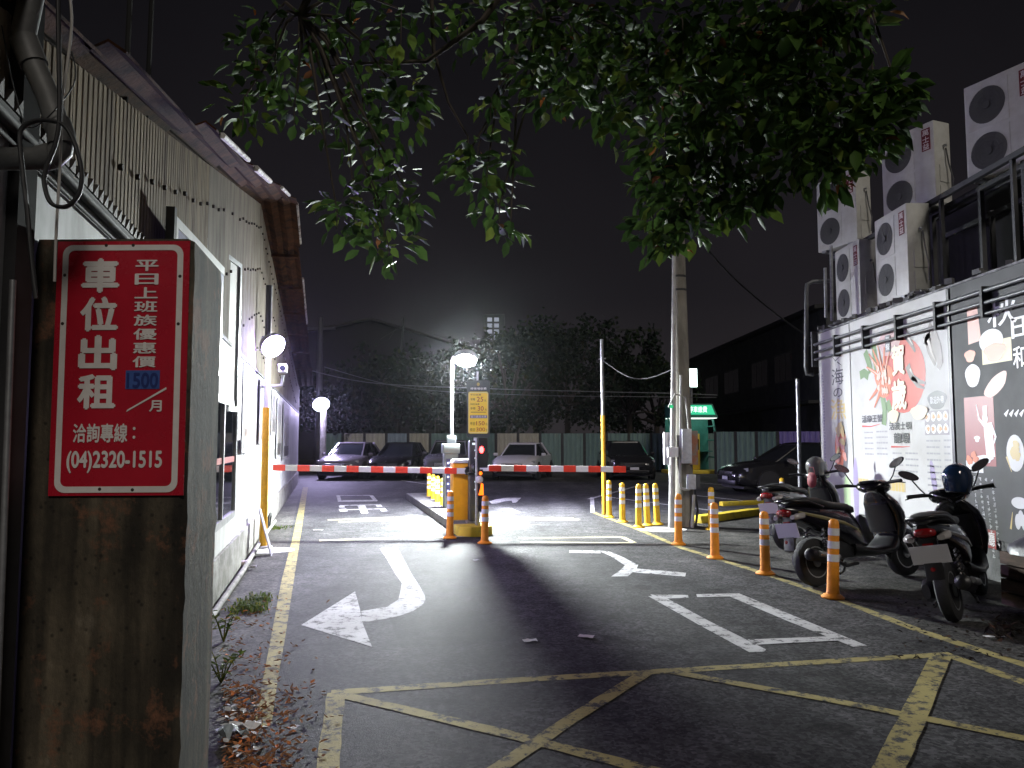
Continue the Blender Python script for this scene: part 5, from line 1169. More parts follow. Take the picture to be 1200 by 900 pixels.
        for sx_, s_ in ((-.012, .92), (0, 1.0), (.015, .85), (.028, .45)):
            pf.append([(mc.x + sx_, mc.y + s_ * (.085 * cos(a) + .015 * sin(a) * sd_), mc.z + s_ * .05 * sin(a) + s_ * sd_ * .028 * cos(a)) for a in [2 * pi * j / 16 for j in range(16)]])
        mm = b.loft(pf).build('mirror', BLACK, hs, smooth=40)
        MB().flat([(p[0] - .002, mc.y + (p[1] - mc.y) * .92, mc.z + (p[2] - mc.z) * .92) for p in pf[0]]).build('mirror_glass', CHROME, mm)
    hs.rotation_euler = (0, 0, radians(14))
    # tail
    MB().loft([sring(-.492, 0, .765, .05, .02), sring(-.475, 0, .765, .075, .035), sring(-.43, 0, .76, .085, .04)]).build('tail_light', mat('scooter_red', (.20, .006, .008), .15, spec=.7), r, smooth=45)
    for sd_ in (1, -1): MB().loft([sring(-.455, sd_ * .115, .715, .03, .022, n=10), sring(-.41, sd_ * .135, .72, .045, .03, n=10), sring(-.33, sd_ * .145, .73, .03, .03, n=10)]).build('turn_signal', mat('signal_clear', (.35, .33, .32), .15), r, smooth=45)
    fd = MB().prism([(-.42, .72), (-.38, .70), (-.385, .56), (-.41, .40), (-.44, .38), (-.43, .44), (-.41, .56)], -.07, .07, 'Y').build('rear_fender', BLACK, r, bevel=.008)
    pl_ = MB(); M = Matrix.Rotation(radians(-14), 3, 'Y'); pl_.box((-.43, 0, .585), (.008, .29, .15), M=M); pp = pl_.build('number_plate', mat('scooter_plate', plate_col, .4), r)
    MB().box((-.425, 0, .66), (.012, .08, .03)).build('plate_lamp', mat('scooter_red', (.30, .012, .015), .12), r)
    MB().lathe([(.0, -.008), (.018, -.006), (.018, .0)], (-.46, 0, .47), 10, 'X').build('reflector', mat('scooter_red', (.3, .01, .01), .12), r)
    # engine left, muffler right, shock, stands
    MB().loft([sring(*s_) for s_ in [(-.24, .14, .27, .03, .06), (-.16, .14, .27, .045, .095), (.12, .14, .26, .05, .085), (.34, .13, .27, .05, .08), (.46, .11, .29, .03, .05)]]).build('engine_case', mat('engine_grey', (.08, .08, .085), .45, .3), r, smooth=45)
    MB().bbox(.12, .48, -.09, .09, .26, .46).build('engine_block', BLACK, r, bevel=.03)
    MB().tube([(.42, -.10, .20), (.2, -.13, .19), (.08, -.15, .24), (.0, -.155, .27), (-.34, -.165, .34), (-.37, -.166, .345)], [.018, .018, .02, .055, .062, .03], 14).build('muffler', BLACK, r, smooth=45)
    MB().tube([(.02, -.213, .29), (-.26, -.222, .345)], [.03, .028], 8).build('heat_shield', GALV, r, smooth=45)
    for sd_ in (1, -1):
        MB().tube([(-.02, sd_ * .105, .28), (-.05, sd_ * .115, .62)], .014, 8).build('shock_absorber', CHROME, r)
        sp_ = [(-.02 - .03 * t / 40 + .028 * cos(t * .95), sd_ * (.107 + .01 * t / 40) + .028 * sin(t * .95), .33 + .24 * t / 40) for t in range(41)]; MB().tube(sp_, .006, 5).build('shock_spring', BLACK, r)
    MB().tube([(.44, .10, .24), (.40, .20, .10), (.38, .27, .01)], .011, 6).build('side_stand', BLACK, r)
    b = MB(); b.tube([(.26, .08, .22), (.14, .15, .14), (.05, .17, .12)], .012, 6); b.tube([(.26, -.08, .22), (.14, -.15, .14), (.05, -.17, .12)], .012, 6); b.build('centre_stand', BLACK, r)
    return r
SBK = mat('scooter_black', (.006, .006, .007), .22, coat=.5, var=.2, scale=6); SGR = mat('scooter_grey', (.10, .10, .105), .3, coat=.4, var=.2); SEAT = mat('vinyl_seat', (.014, .014, .015), .5, bump=.15, bscale=90)
SBN = mat('scooter_violet_black', (.007, .006, .010), .2, coat=.5); TRO = mat('trim_olive', (.22, .20, .10), .4)
SC = [((1120, 729), 39, -11, (SBK, SGR, GALV, SEAT, (.55, .54, .58)), 'nearest scooter, seen from behind, blue helmet on its mirror and red tail light'),
      ((957, 688), 63, -8, (SBN, TRO, GALV, SEAT, (.62, .63, .75)), 'long black scooter in the middle, behind the nearest orange bollard'),
      ((922, 645), 50, -7, (SBK, mat('trim_silver', (.25, .25, .26), .3, .5), GALV, SEAT, (.42, .42, .45)), 'farthest scooter, with grey helmet on its handlebar')]
SCO = []
for (px, py), a, ln, args, lb in SC:
    o = make_scooter(*args); p = gp(px, py); q_ = pi / 2 - radians(a); o.location = (p.x + .12 * cos(q_), p.y + .12 * sin(q_), .003); o.rotation_euler = (radians(ln), 0, q_); tag(o, lb, 'scooter', 'scooters parked by the restaurant wall'); SCO.append(o)
bpy.context.view_layer.update()
def helmet(loc, rz, m, label, tilt=0.0, visor=True):
    r = empty('helmet', loc, rz, label, 'helmet'); r.rotation_euler = (tilt, radians(-6), rz)
    rings = []
    for k in range(11):
        t = k / 10; z_ = -.13 + .27 * t; s_ = sqrt(max(0, 1 - (max(z_, -.13) / .142) ** 2)) if z_ > 0 else (1 - .16 * (z_ / .13) ** 2)
        rings.append([(.145 * s_ * cos(a) * (1.0 if cos(a) < .3 or z_ > .0 else (1 - .18 * (-z_ / .13))), .120 * s_ * sin(a), z_) for a in [2 * pi * j / 24 for j in range(24)]])
    MB().loft(rings).build('shell', m, r, smooth=50)
    MB().loft([[(p[0] * .93, p[1] * .93, -.128 + dz) for p in rings[0]] for dz in (0, -.012)]).build('lining', RUBBER, r)
    if visor:
        v = []
        for z_, rr in ((-.10, .150), (-.03, .158), (.05, .150)): v.append([(rr * cos(a) * 1.03, .124 / .15 * rr * sin(a), z_) for a in [radians(-75 + 150 * j / 14) for j in range(15)]])
        MB().loft(v, closed=False).build('visor', mat('visor_smoke', (.06, .06, .07), .06, spec=.9), r, smooth=50)
    b = MB(); b.tube([(.0, .115, -.10), (.02, .09, -.19), (.03, .02, -.23)], .008, 5); b.tube([(.0, -.115, -.10), (.02, -.09, -.19), (.03, -.02, -.23)], .008, 5); b.build('chin_strap', BLACK, r)
    return r
def scpt(i, v): return SCO[i].matrix_world @ Vector(v)
HB = mat('helmet_blue', (.012, .03, .075), .12, coat=1.0); HG = mat('helmet_grey', (.16, .16, .155), .22, .4, coat=.4)
hp = yp(1122, 560, scpt(0, (.93, -.3, 1.2)).y); helmet(hp, radians(-160), HB, 'dark blue glossy helmet hung on the nearest scooter', visor=False)
hp = yp(956, 546, scpt(2, (.85, .1, 1.1)).y - .12); helmet(hp, radians(-10), HG, 'grey helmet with visor on the farthest scooter')
# pink bag on the farthest scooter
hp = scpt(2, (.52, -.16, .93)); bg = empty('shopping_bag', hp, .6, 'small red bag hung on the farthest scooter', 'bag')
MB().loft([sring(-.03, .0, -.01, .05, .07), sring(0, 0, .0, .075, .11), sring(.03, 0, -.02, .05, .08)]).build('sack', mat('bag_red', (.22, .035, .045), .6, bump=.4, bscale=14), bg, smooth=60)
MB().tube([(0, .05, .10), (0, .03, .18), (0, -.03, .18), (0, -.05, .10)], .006, 5).build('bag_handle', MATS['bag_red'], bg)
# crate with a dark cover at the right edge
cp = xp(1212, 560, 4.75); cr = empty('wooden_crate', (4.72, 6.75, .006), .1, 'brown wooden crate under a dark cover at the right picture edge', 'crate')
WOOD = mat('crate_wood', (.10, .055, .032), .8, col2=(.05, .028, .018), scale=6, stretch=(.3, 1, 6))
for k in range(4): MB().bbox(-.27, .27, -.30, -.275, .04 + k * .12, .145 + k * .12).build('board', WOOD, cr); MB().bbox(-.295, -.27, -.30, .3, .04 + k * .12, .145 + k * .12).build('board', WOOD, cr)
for k in range(4): MB().bbox(-.27, .27, .275, .30, .04 + k * .12, .145 + k * .12).build('board', WOOD, cr); MB().bbox(.27, .295, -.30, .3, .04 + k * .12, .145 + k * .12).build('board', WOOD, cr)
rg = []
for k in range(7):
    t = k / 6; rg.append([((.31 - .25 * t ** 2) * math.copysign(abs(cos(a)) ** .6, cos(a)) * (1 + .05 * sin(5 * a + k)), (.32 - .22 * t ** 2) * math.copysign(abs(sin(a)) ** .6, sin(a)) * (1 + .05 * sin(4 * a - k)), .50 + .22 * t) for a in [2 * pi * j / 20 for j in range(20)]])
MB().loft(rg).build('cover', mat('cover_violet', (.025, .02, .04), .45, bump=.5, bscale=9), cr, smooth=60)

# ================================================================ FENCE, KIOSK, FAR BUILDINGS
FC = [('teal', (.16, .25, .23)), ('pale', (.50, .49, .44)), ('blue', (.26, .33, .40)), ('cream', (.44, .42, .34)), ('deep', (.12, .20, .19)), ('purple_lit', (.22, .18, .45))]  # last colour holds the purple lamp light falling on the end panels
FM = {n: mat('fence_' + n, c, .55, var=.22, scale=4, stretch=(3, 1, .5)) for n, c in FC}
def fence(p0, p1, ztop, cols, label, wp):
    p0, p1 = Vector(p0), Vector(p1); d = (p1 - p0); L = d.length; d.normalize()
    f = empty('panel_fence', (p0.x, p0.y, 0), atan2(d.y, d.x), label, 'fence'); n = len(cols); w = L / n
    for i, c in enumerate(cols):
        b = rib_sheet(i * w + .07, (i + 1) * w - .07, lambda q: ztop + R.uniform(-.003, .003), lambda q: .06, pitch=.24, depth=.035); o = b.build('fence_panel', FM[c], f, fix=False)
        MB().bbox(i * w - .055, i * w + .055, .0, .09, 0, ztop + .02).build('fence_post', MATS['dark_steel'], f)
    MB().bbox(0, L, .04, .09, ztop * .55, ztop * .55 + .06).build('rail', MATS['dark_steel'], f); MB().bbox(0, L, .12, .15, 0, ztop - .1).build('backing', BLACK, f)
    return f
YFN = 39.0
xa, xb = yp(376, 517, YFN).x, yp(838, 517, YFN).x; z_f = yp(600, 508, YFN).z
fence((xa, YFN, 0), (xb, YFN - .6, 0), z_f, ['teal', 'pale', 'pale', 'blue', 'cream', 'teal', 'teal', 'deep', 'cream', 'cream', 'teal', 'teal', 'deep', 'teal', 'teal', 'teal', 'deep', 'teal'], 'long fence of teal and cream sheet metal panels behind the parked cars', 1.5)
fence((yp(838, 517, 35.2).x, 35.2, 0), (yp(990, 517, 33.0).x, 33.0, 0), yp(850, 506, 35).z, ['teal', 'teal', 'deep', 'purple_lit', 'purple_lit', 'deep'], 'shorter teal fence with end panels tinted for purple light, right of the kiosk', 2)
# striped kerb guards in front of the fence
st = empty('striped_kerb', (yp(632, 517, 38.2).x, 38.2, 0), 0, 'black and yellow striped kerb along the fence', 'kerb'); wst = (yp(706, 517, 38.2).x - yp(632, 517, 38.2).x) / 16
for k in range(16): MB().bbox(k * wst, (k + 1) * wst - .002, -.06, .06, 0, .14).build('stripe_block', OYEL if k % 2 else BLACK, st)

# payment kiosk with lit canopy
YK = 36.4; kx = yp(806, 517, YK).x
ki = empty('payment_kiosk', (kx, YK, 0), 0, 'green payment kiosk with lit canopy and yellow machine by the fence', 'kiosk')
K = lambda px, py: (yp(px, py, YK).x - kx, yp(px, py, YK).z)
KG = mat('kiosk_green', (.02, .17, .13), .6, var=.2)
x0, zt = K(783, 500); x1, _ = K(834, 500); ztp = K(810, 474)[1]; zcan = K(810, 487)[1]
MB().bbox(x0, x1, .7, .76, .15, zcan).build('back_panel', KG, ki)
for xx in (x0, x1): MB().tube([(xx, -.55, 0), (xx, -.55, zcan * .72), (xx, -.3, zcan * .9), (xx, .2, zcan)], .05, 8).build('frame_post', KG, ki, smooth=50)
for zz_ in (.75, 1.55, 2.2): MB().tube([(x1, -.55, zz_), (x1, .7, zz_)], .035, 6).build('side_rail', KG, ki)
MB().bbox(x0, x1 + .02, .0, .70, 1.0, 1.05).build('shelf', KG, ki)
MB().loft([[(x0, .75, zcan - .05), (x1, .75, zcan - .05), (x1, .75, ztp), (x0, .75, ztp)], [(x0 - .05, -.75, zcan - .12), (x1 + .12, -.75, zcan - .12), (x1 - .1, -.6, ztp), (x0, -.6, ztp)]]).build('canopy', KG, ki)
ls = MB().flat([(x0 + .05, -.762, zcan + .02), (x1 - .02, -.762, zcan + .02), (x1 - .16, -.64, ztp - .06), (x0 + .05, -.64, ztp - .06)]).build('canopy_sign', emit_mat('sign_green', (.06, .75, .38), .9), ki)
MB().bbox(x0, x1 + .06, -.74, .6, zcan - .15, zcan - .125).build('canopy_light', emit_mat('tube_white', (.85, 1, .92), 2.0), ki)
b = MB(); put_text(b, '停車繳費', 0, .85, zcan + .10, zcan + .38, -.0, .01); o = b.build('sign_lettering', emit_mat('sign_text', (.75, 1, .85), 2.0), ki); o.location = (x1 - 1.25, -.772, 0.02)
MB().bbox(x1 - .95, x1 - .60, -.1, .5, .16, 1.85).build('pay_machine', mat('machine_yellow', (.45, .30, .02), .5), ki, bevel=.02); MB().bbox(x1 - .90, x1 - .65, -.115, -.101, 1.1, 1.6).build('machine_screen', GLASSD, ki)
MB().bbox(x0 - .2, x1 + .35, -.8, .8, 0, .15).build('plinth', MATS['kerb_yellow'], ki, bevel=.02)
# lit box sign on a bracket beyond
YB_ = 40.5; pb_ = yp(810.5, 443, YB_); lb = empty('lightbox_sign', (pb_.x, YB_, 0), 0, 'glowing white box sign above the kiosk beside the utility pole', 'sign')
MB().bbox(-.29, .29, -.1, .1, pb_.z - .52, pb_.z + .52).build('case', KG, lb); MB().bbox(-.26, .26, -.112, -.101, pb_.z - .48, pb_.z + .48).build('lit_face', emit_mat('lightbox', (.85, 1, .96), 5.0), lb); MB().tube([(0, .1, 0), (0, .1, pb_.z)], .06, 8).build('pole', GALV, lb)

# two-storey house on the right: long side faces left
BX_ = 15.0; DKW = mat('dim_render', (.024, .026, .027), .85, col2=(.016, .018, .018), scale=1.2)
hb = empty('storey_house', (BX_, 66, 0), -pi / 2, 'dark two-storey building with a row of windows behind the kiosk', 'building')
zr = 8.0; LNH = 66 - 36.5
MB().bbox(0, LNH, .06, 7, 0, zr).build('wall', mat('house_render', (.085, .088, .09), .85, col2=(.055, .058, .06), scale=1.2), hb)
MB().loft([[(-.4, -.6, zr), (LNH + .3, -.6, zr - .2), (LNH + .3, -.6, zr), (-.4, -.6, zr + .2)], [(-.4, 7.5, zr + 1.0), (LNH + .3, 7.5, zr + .8), (LNH + .3, 7.5, zr + 1.0), (-.4, 7.5, zr + 1.2)]]).build('roof', mat('dark_roof', (.02, .02, .021), .8), hb)
MB().bbox(2, LNH, -.9, .06, 3.3, 3.45).build('canopy', MATS['dark_roof'], hb)
for (pa, pb, ya, yb) in ((826, 841, 429, 452), (848, 865, 423, 449), (880, 899, 417, 445), (907, 927, 411, 442), (945, 968, 404, 438)):
    u0, u1 = 66 - xp(pa, 440, BX_).y, 66 - xp(pb, 440, BX_).y; zc0, zc1 = xp((pa + pb) / 2, yb, BX_).z, xp((pa + pb) / 2, ya, BX_).z; zc0, zc1 = 4.75, 6.35
    w_ = MB().bbox(u0, u1, .035, .075, zc0, zc1).build('window', mat('window_frame', (.12, .12, .12), .6), hb); n_ = 3
    for k in range(n_): MB().bbox(u0 + .06 + (u1 - u0 - .06) * k / n_, u0 + (u1 - u0 - .06) * (k + 1) / n_, .025, .034, zc0 + .06, zc1 - .06).build('pane', GLASSD, w_)
for u in (9, 15, 20): MB().bbox(u, u + 2.2, .03, .07, .1, 2.5).build('shutter_door', mat('door_dim', (.05, .05, .052), .6), hb)
MB().bbox(LNH, LNH + .06, 1.2, 2.0, 2.2, 2.9).build('lit_window', emit_mat('warm_window', (1, .62, .22), .25), hb)
# warehouse far left behind the trees, its gable just visible
fb = empty('far_shed', (-14, 64, 0), 0, 'faint gabled shed behind the trees on the left', 'building')
zp = yp(405, 376, 64).z; MB().prism([(-9, 0), (11, 0), (11, zp - 2.6), (2.2, zp), (-9, zp - 2.2)], 0, 12, 'Y').build('wall', mat('shed_black', (.012, .012, .014), .9), fb)  # one even near-black, lowered to keep the gable faint
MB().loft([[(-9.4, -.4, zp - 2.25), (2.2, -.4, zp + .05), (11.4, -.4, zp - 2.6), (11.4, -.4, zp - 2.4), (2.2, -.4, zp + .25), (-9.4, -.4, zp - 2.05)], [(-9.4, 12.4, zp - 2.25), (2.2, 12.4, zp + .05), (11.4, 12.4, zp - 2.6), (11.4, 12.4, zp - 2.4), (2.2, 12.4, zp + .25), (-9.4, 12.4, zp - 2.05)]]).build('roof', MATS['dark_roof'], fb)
cr = empty('roof_antenna', (yp(470, 400, 62).x, 62, yp(470, 385, 62).z - 1.2), 0, 'dark lattice arm on the far shed roof', 'antenna')
MB().tube([(0, 0, -1), (0.2, 0, 2.2)], .07, 5).build('mast', BLACK, cr); MB().tube([(-1.7, 0, .3), (.25, 0, 1.5)], .05, 5).build('arm', BLACK, cr); MB().tube([(-1.0, 0, .3), (.2, 0, 2.2)], .02, 4).build('stay', BLACK, cr)
# utility pole behind lamp 2
q = empty('dark_utility_pole', (yp(373, 517, 40.5).x, 40.5, 0), 0, 'dark utility pole rising behind the distant left lamp', 'pole'); MB().tube([(0, 0, 0), (0, 0, yp(373, 372, 40.5).z)], [.2, .13], 10).build('shaft', mat('dark_pole', (.05, .05, .06), .6), q, smooth=60); MB().box((0, 0, yp(373, 385, 40.5).z), (1.6, .1, .12)).build('crossarm', MATS['dark_pole'], q)
# far tower with lights
tw = empty('far_tower', (yp(579, 400, 190).x, 190, 0), 0, 'distant tower block with a few lit windows above the bright lamp', 'building'); zt = yp(579, 368, 190).z
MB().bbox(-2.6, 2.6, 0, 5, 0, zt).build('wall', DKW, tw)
for r_ in range(5):
    for c_ in range(2):
        w_ = MB().bbox(-1.7 + c_ * 1.7, -.5 + c_ * 1.7, -.1, -.02, zt - 1.9 - r_ * 1.5, zt - .9 - r_ * 1.5).build('window', emit_mat('tower_lit', (.8, .85, 1), .10 if (r_ + c_) % 3 else .3), tw)
gn = empty('roof_beam', (yp(760, 387, 70).x, 70, yp(760, 387, 70).z), 0, 'dark horizontal beam sticking out right of the tall trees', 'beam'); MB().bbox(-3, 1.2, -.15, .15, -.12, .12).build('beam', BLACK, gn)

# ================================================================ TREES BEHIND THE FENCE
def leaf_faces(mb, c, s, rnd, n):
    for _ in range(n):
        d = Vector((rnd.gauss(0, 1), rnd.gauss(0, 1), rnd.gauss(0, 1))); d.normalize(); p = c + d * s * rnd.random() ** .5
        u = Vector((rnd.gauss(0, 1), rnd.gauss(0, 1), rnd.gauss(0, 1) - .5)).normalized(); w = u.cross(Vector((rnd.gauss(0, 1), rnd.gauss(0, 1), 1))).normalized()
        l = rnd.uniform(.16, .34); k = l * .38
        mb.add([p, p + u * l * .5 + w * k, p + u * l, p + u * l * .5 - w * k], [(0, 1, 2, 3)])
FOL = [leaf_mat('far_foliage_a', (.020, .036, .015), (.009, .018, .008), .7, .2), leaf_mat('far_foliage_b', (.018, .030, .017), (.008, .016, .010), .7, .2)]
BARK = mat('bark', (.07, .055, .042), .9, col2=(.035, .028, .022), scale=8, stretch=(1, 1, .25), bump=.6, bscale=20)
def far_tree(px, pytop, Y, halfw, label, seed, squash=1.0, base=1.6):
    rnd = random.Random(seed); p = yp(px, pytop, Y); H = p.z
    t = empty('broadleaf_tree', (p.x, Y, 0), rnd.uniform(0, 6), label, 'tree', 'trees behind the fence')
    fk = Vector((rnd.uniform(-.3, .3), rnd.uniform(-.3, .3), H * .38))
    MB().tube([(0, 0, -.1), fk * .5 + Vector((.1, 0, 0)), fk], [.24, .19, .15], 8).build('trunk', BARK, t, smooth=60)
    cr = MB(); br = MB(); nb = 16
    for k in range(nb):
        a = 2 * pi * k / nb + rnd.uniform(-.3, .3); f = rnd.random(); zz_ = base + (H - base - .5) * (.12 + .86 * f ** .85); rr = halfw * (.35 + .75 * sin(pi * min(1, .18 + .72 * f))) * rnd.uniform(.6, 1.0)
        c = Vector((rr * cos(a), rr * sin(a), zz_)); br.tube([fk, fk.lerp(c, .5) + Vector((0, 0, .25)), c], [.09, .05, .018], 5)
        for j in range(4):
            leaf_faces(cr, c + Vector((rnd.gauss(0, .5), rnd.gauss(0, .5), rnd.gauss(0, .35))) * halfw * .35, rnd.uniform(.32, .5) * halfw * .62, rnd, 46)
    br.build('branches', BARK, t, smooth=60); cr.build('crown', FOL[seed % 2], t, fix=False)
TREES = [(432, 425, 42, 2.6, 'low leafy tree just right of the distant left lamp'), (470, 405, 43, 2.6, 'dark tree second from the left behind the fence'), (515, 400, 44, 2.6, 'dark tree left of the bright lamp'), (560, 404, 45, 2.4, 'dark tree right behind the bright lamp'), (600, 392, 44, 2.8, 'dark tree left of the tallest tree crowns'), (628, 366, 46, 2.6, 'tall round tree, left of the two tallest crowns'), (668, 362, 46, 2.9, 'tallest dark tree in the middle of the tree line'), (705, 378, 45, 2.4, 'tall tree between the tallest one and the thin pole'), (738, 388, 45, 2.2, 'dark tree with a knobbly top right of the thin pole'), (765, 415, 46, 2.2, 'lower tree just left of the utility pole'), (395, 430, 47, 2.4, 'small dark tree behind the leftmost car')]
for i, (px, py, Y, hw_, lb_) in enumerate(TREES): far_tree(px, py, Y, hw_, lb_, 11 + i)

# ================================================================ THE OVERHANGING TREE (trunk stands behind the camera on the right)
rt = random.Random(5)
tr = empty('overhanging_tree', (3.6, -2.2, 0), 0, 'large tree whose leafy branches hang into the top of the picture', 'tree')
T0 = Vector((3.6, -2.2, 0))
def TL(p): return Vector(p) - T0
MB().tube([TL((3.6, -2.2, -.1)), TL((3.5, -2.0, 1.4)), TL((3.3, -1.5, 3.0)), TL((3.0, -.8, 4.4))], [.30, .25, .22, .19], 14).build('trunk', BARK, tr, smooth=60)
LIMBS = [[(3.0, -.8, 4.4), (1.6, 1.6, 5.9), (.2, 4.0, 6.4), (-1.0, 5.6, 6.0), (-1.9, 6.6, 5.3)], [(3.0, -.8, 4.4), (2.4, 1.8, 6.0), (1.6, 4.4, 6.5), (.9, 6.2, 6.2), (.3, 7.2, 5.6)], [(3.0, -.8, 4.4), (3.0, 2.0, 5.8), (2.8, 4.4, 6.1), (2.7, 6.4, 5.6), (2.5, 7.6, 5.0)]]
for L_ in LIMBS: MB().tube([TL(p) for p in L_], [.15, .12, .09, .06, .03], 8).build('limb', BARK, tr, smooth=60)
LPTS = [Vector(p) for L_ in LIMBS for p in L_[1:]]
LEAFM = leaf_mat('broad_leaf', (.075, .145, .03), (.022, .05, .013),  .55, .18); DRYL = leaf_mat('dry_leaf', (.20, .09, .03), (.12, .05, .02), .6, .3)
def leaf_mesh(mb, M, l, w, curl):
    """pointed leaf with a midrib fold; M places it"""
    pts = [(0, 0, 0), (.28, .46, .05), (.62, .48, .02), (1, 0, -.16 * curl), (.62, -.48, .02), (.28, -.46, .05), (.30, 0, -.05), (.66, 0, -.09)]
    mb.add([M @ Vector((p[0] * l, p[1] * w, p[2] * l)) for p in pts], [(0, 6, 1), (1, 6, 7, 2), (2, 7, 3), (3, 7, 4), (4, 7, 6, 5), (5, 6, 0)])
shared = []
for k in range(4):
    b = MB(); leaf_mesh(b, Matrix.Identity(4), .155 + .014 * k, .076 + .007 * k, .6 + .35 * k); me = b.mesh('leaf', LEAFM, smooth=60, fix=False); shared.append(me)
CL = [(285, 128, 42, 7.0), (322, 95, 45, 7.2), (300, 60, 40, 7.2), (350, 40, 55, 7.0), (410, 25, 55, 6.8), (470, 25, 50, 6.6), (345, 130, 30, 7.0), (425, 110, 45, 6.8), (470, 130, 40, 6.8), (395, 150, 30, 6.9), (440, 175, 42, 6.8), (455, 215, 38, 6.8), (415, 245, 42, 6.8), (450, 262, 46, 6.7), (455, 295, 26, 6.7), (395, 255, 26, 6.8), (480, 235, 24, 6.7), (490, 105, 26, 6.7),
      (545, 195, 30, 7.0), (570, 215, 36, 7.0), (585, 250, 26, 7.0), (598, 272, 15, 7.0), (560, 180, 26, 7.1), (600, 185, 18, 7.0),
      (540, 20, 50, 6.8), (590, 40, 45, 6.8), (640, 25, 50, 6.8), (690, 30, 55, 6.6), (740, 40, 55, 6.5), (625, 75, 35, 6.8), (575, 125, 26, 6.9), (640, 110, 32, 6.8), (665, 85, 40, 6.7), (705, 105, 42, 6.6), (720, 140, 30, 6.7), (760, 95, 55, 6.4), (800, 40, 60, 6.2), (855, 40, 60, 6.0), (910, 35, 60, 5.8), (965, 35, 45, 5.7), (1005, 20, 35, 5.7),
      (800, 120, 50, 6.3), (850, 110, 55, 6.0), (780, 165, 42, 6.4), (825, 170, 45, 6.2), (870, 165, 40, 6.0), (795, 215, 48, 6.4), (840, 220, 42, 6.3), (765, 255, 34, 6.4), (800, 255, 38, 6.4), (780, 285, 22, 6.4), (870, 235, 30, 6.2), (895, 215, 26, 6.0), (760, 215, 26, 6.5),
      (900, 110, 50, 5.8), (945, 120, 48, 5.6), (985, 130, 48, 5.5), (1025, 120, 40, 5.4), (1050, 105, 24, 5.4), (960, 170, 45, 5.5), (1005, 165, 42, 5.4), (1035, 150, 30, 5.4), (930, 190, 34, 5.6), (975, 205, 26, 5.5), (920, 75, 45, 5.8), (885, 60, 45, 5.9)]
stuff = MB(); dry = MB(); big = []; tw_i = 0
for ci, (px, py, rp_, Y) in enumerate(CL):
    c = yp(px, py, Y); rr = rp_ / 900 * Y
    # twig from the nearest limb point above
    a = min(LPTS, key=lambda q: (q - c).length + (0 if q.z > c.z else 3)); mid = a.lerp(c, .55) + Vector((rt.uniform(-.15, .15), rt.uniform(-.15, .15), .18))
    MB().tube([TL(a), TL(a.lerp(mid, .5) + Vector((0, 0, .12))), TL(mid), TL(c + Vector((0, 0, rr * .3))), TL(c - Vector((0, 0, rr * .6)))], [.020, .016, .012, .008, .004], 5).build('branch', BARK, tr, smooth=60)
    n = int((22 + (rp_ / 45.0) ** 2 * 82) * (.5 if px < 610 else .80))
    for k in range(n):
        d = Vector((rt.gauss(0, 1), rt.gauss(0, 1), rt.gauss(0, 1))).normalized() * rr * rt.random() ** .45; d.y *= 1.25
        p = c + d
        out_ = Vector((d.x + rt.gauss(0, .35) * rr, d.y + rt.gauss(0, .35) * rr, d.z * .5 - rr * rt.uniform(-.3, .9))).normalized()   # leaves point out and droop
        up_ = Vector((rt.gauss(0, .5), rt.gauss(0, .5), 1)); yv = up_.cross(out_).normalized(); zv = out_.cross(yv)
        M = Matrix.Translation(TL(p)) @ Matrix((out_, yv, zv)).transposed().to_4x4()
        s_ = rt.uniform(.6, 1.22)
        if rt.random() < .018: leaf_mesh(dry, M, .13 * s_, .05 * s_, 1.6)
        elif px > 880 and d.y < -.2 * rr and len(big) < 295 and rt.random() < .62 or (len(big) < 180 and rt.random() < .03): big.append((M, s_, k % 4))
        else: leaf_mesh(stuff, M, .165 * s_, .082 * s_, rt.uniform(.4, 1.6))
f_ = stuff.build('foliage', LEAFM, tr, fix=False, smooth=60); tag(f_, kind='stuff'); d_ = dry.build('dry_foliage', DRYL, tr, fix=False, smooth=60); tag(d_, kind='stuff')
for M, s_, k in big:
    o = bpy.data.objects.new('leaf', shared[k]); COL.objects.link(o); o.parent = tr; o.matrix_local = M @ Matrix.Scale(s_, 4)
MB().tube([TL(yp(590, -10, 6.6)), TL(yp(565, 25, 6.6)), TL(yp(500, 72, 6.7)), TL(yp(430, 74, 6.9)), TL(yp(380, 78, 7))], [.03, .028, .022, .014, .006], 6).build('branch', BARK, tr, smooth=60)
MB().tube([TL(yp(505, -20, 6.7)), TL(yp(508, 60, 6.8)), TL(yp(525, 120, 6.9)), TL(yp(548, 160, 7)), TL(yp(550, 200, 7))], [.022, .02, .016, .012, .006], 6).build('branch', BARK, tr, smooth=60)

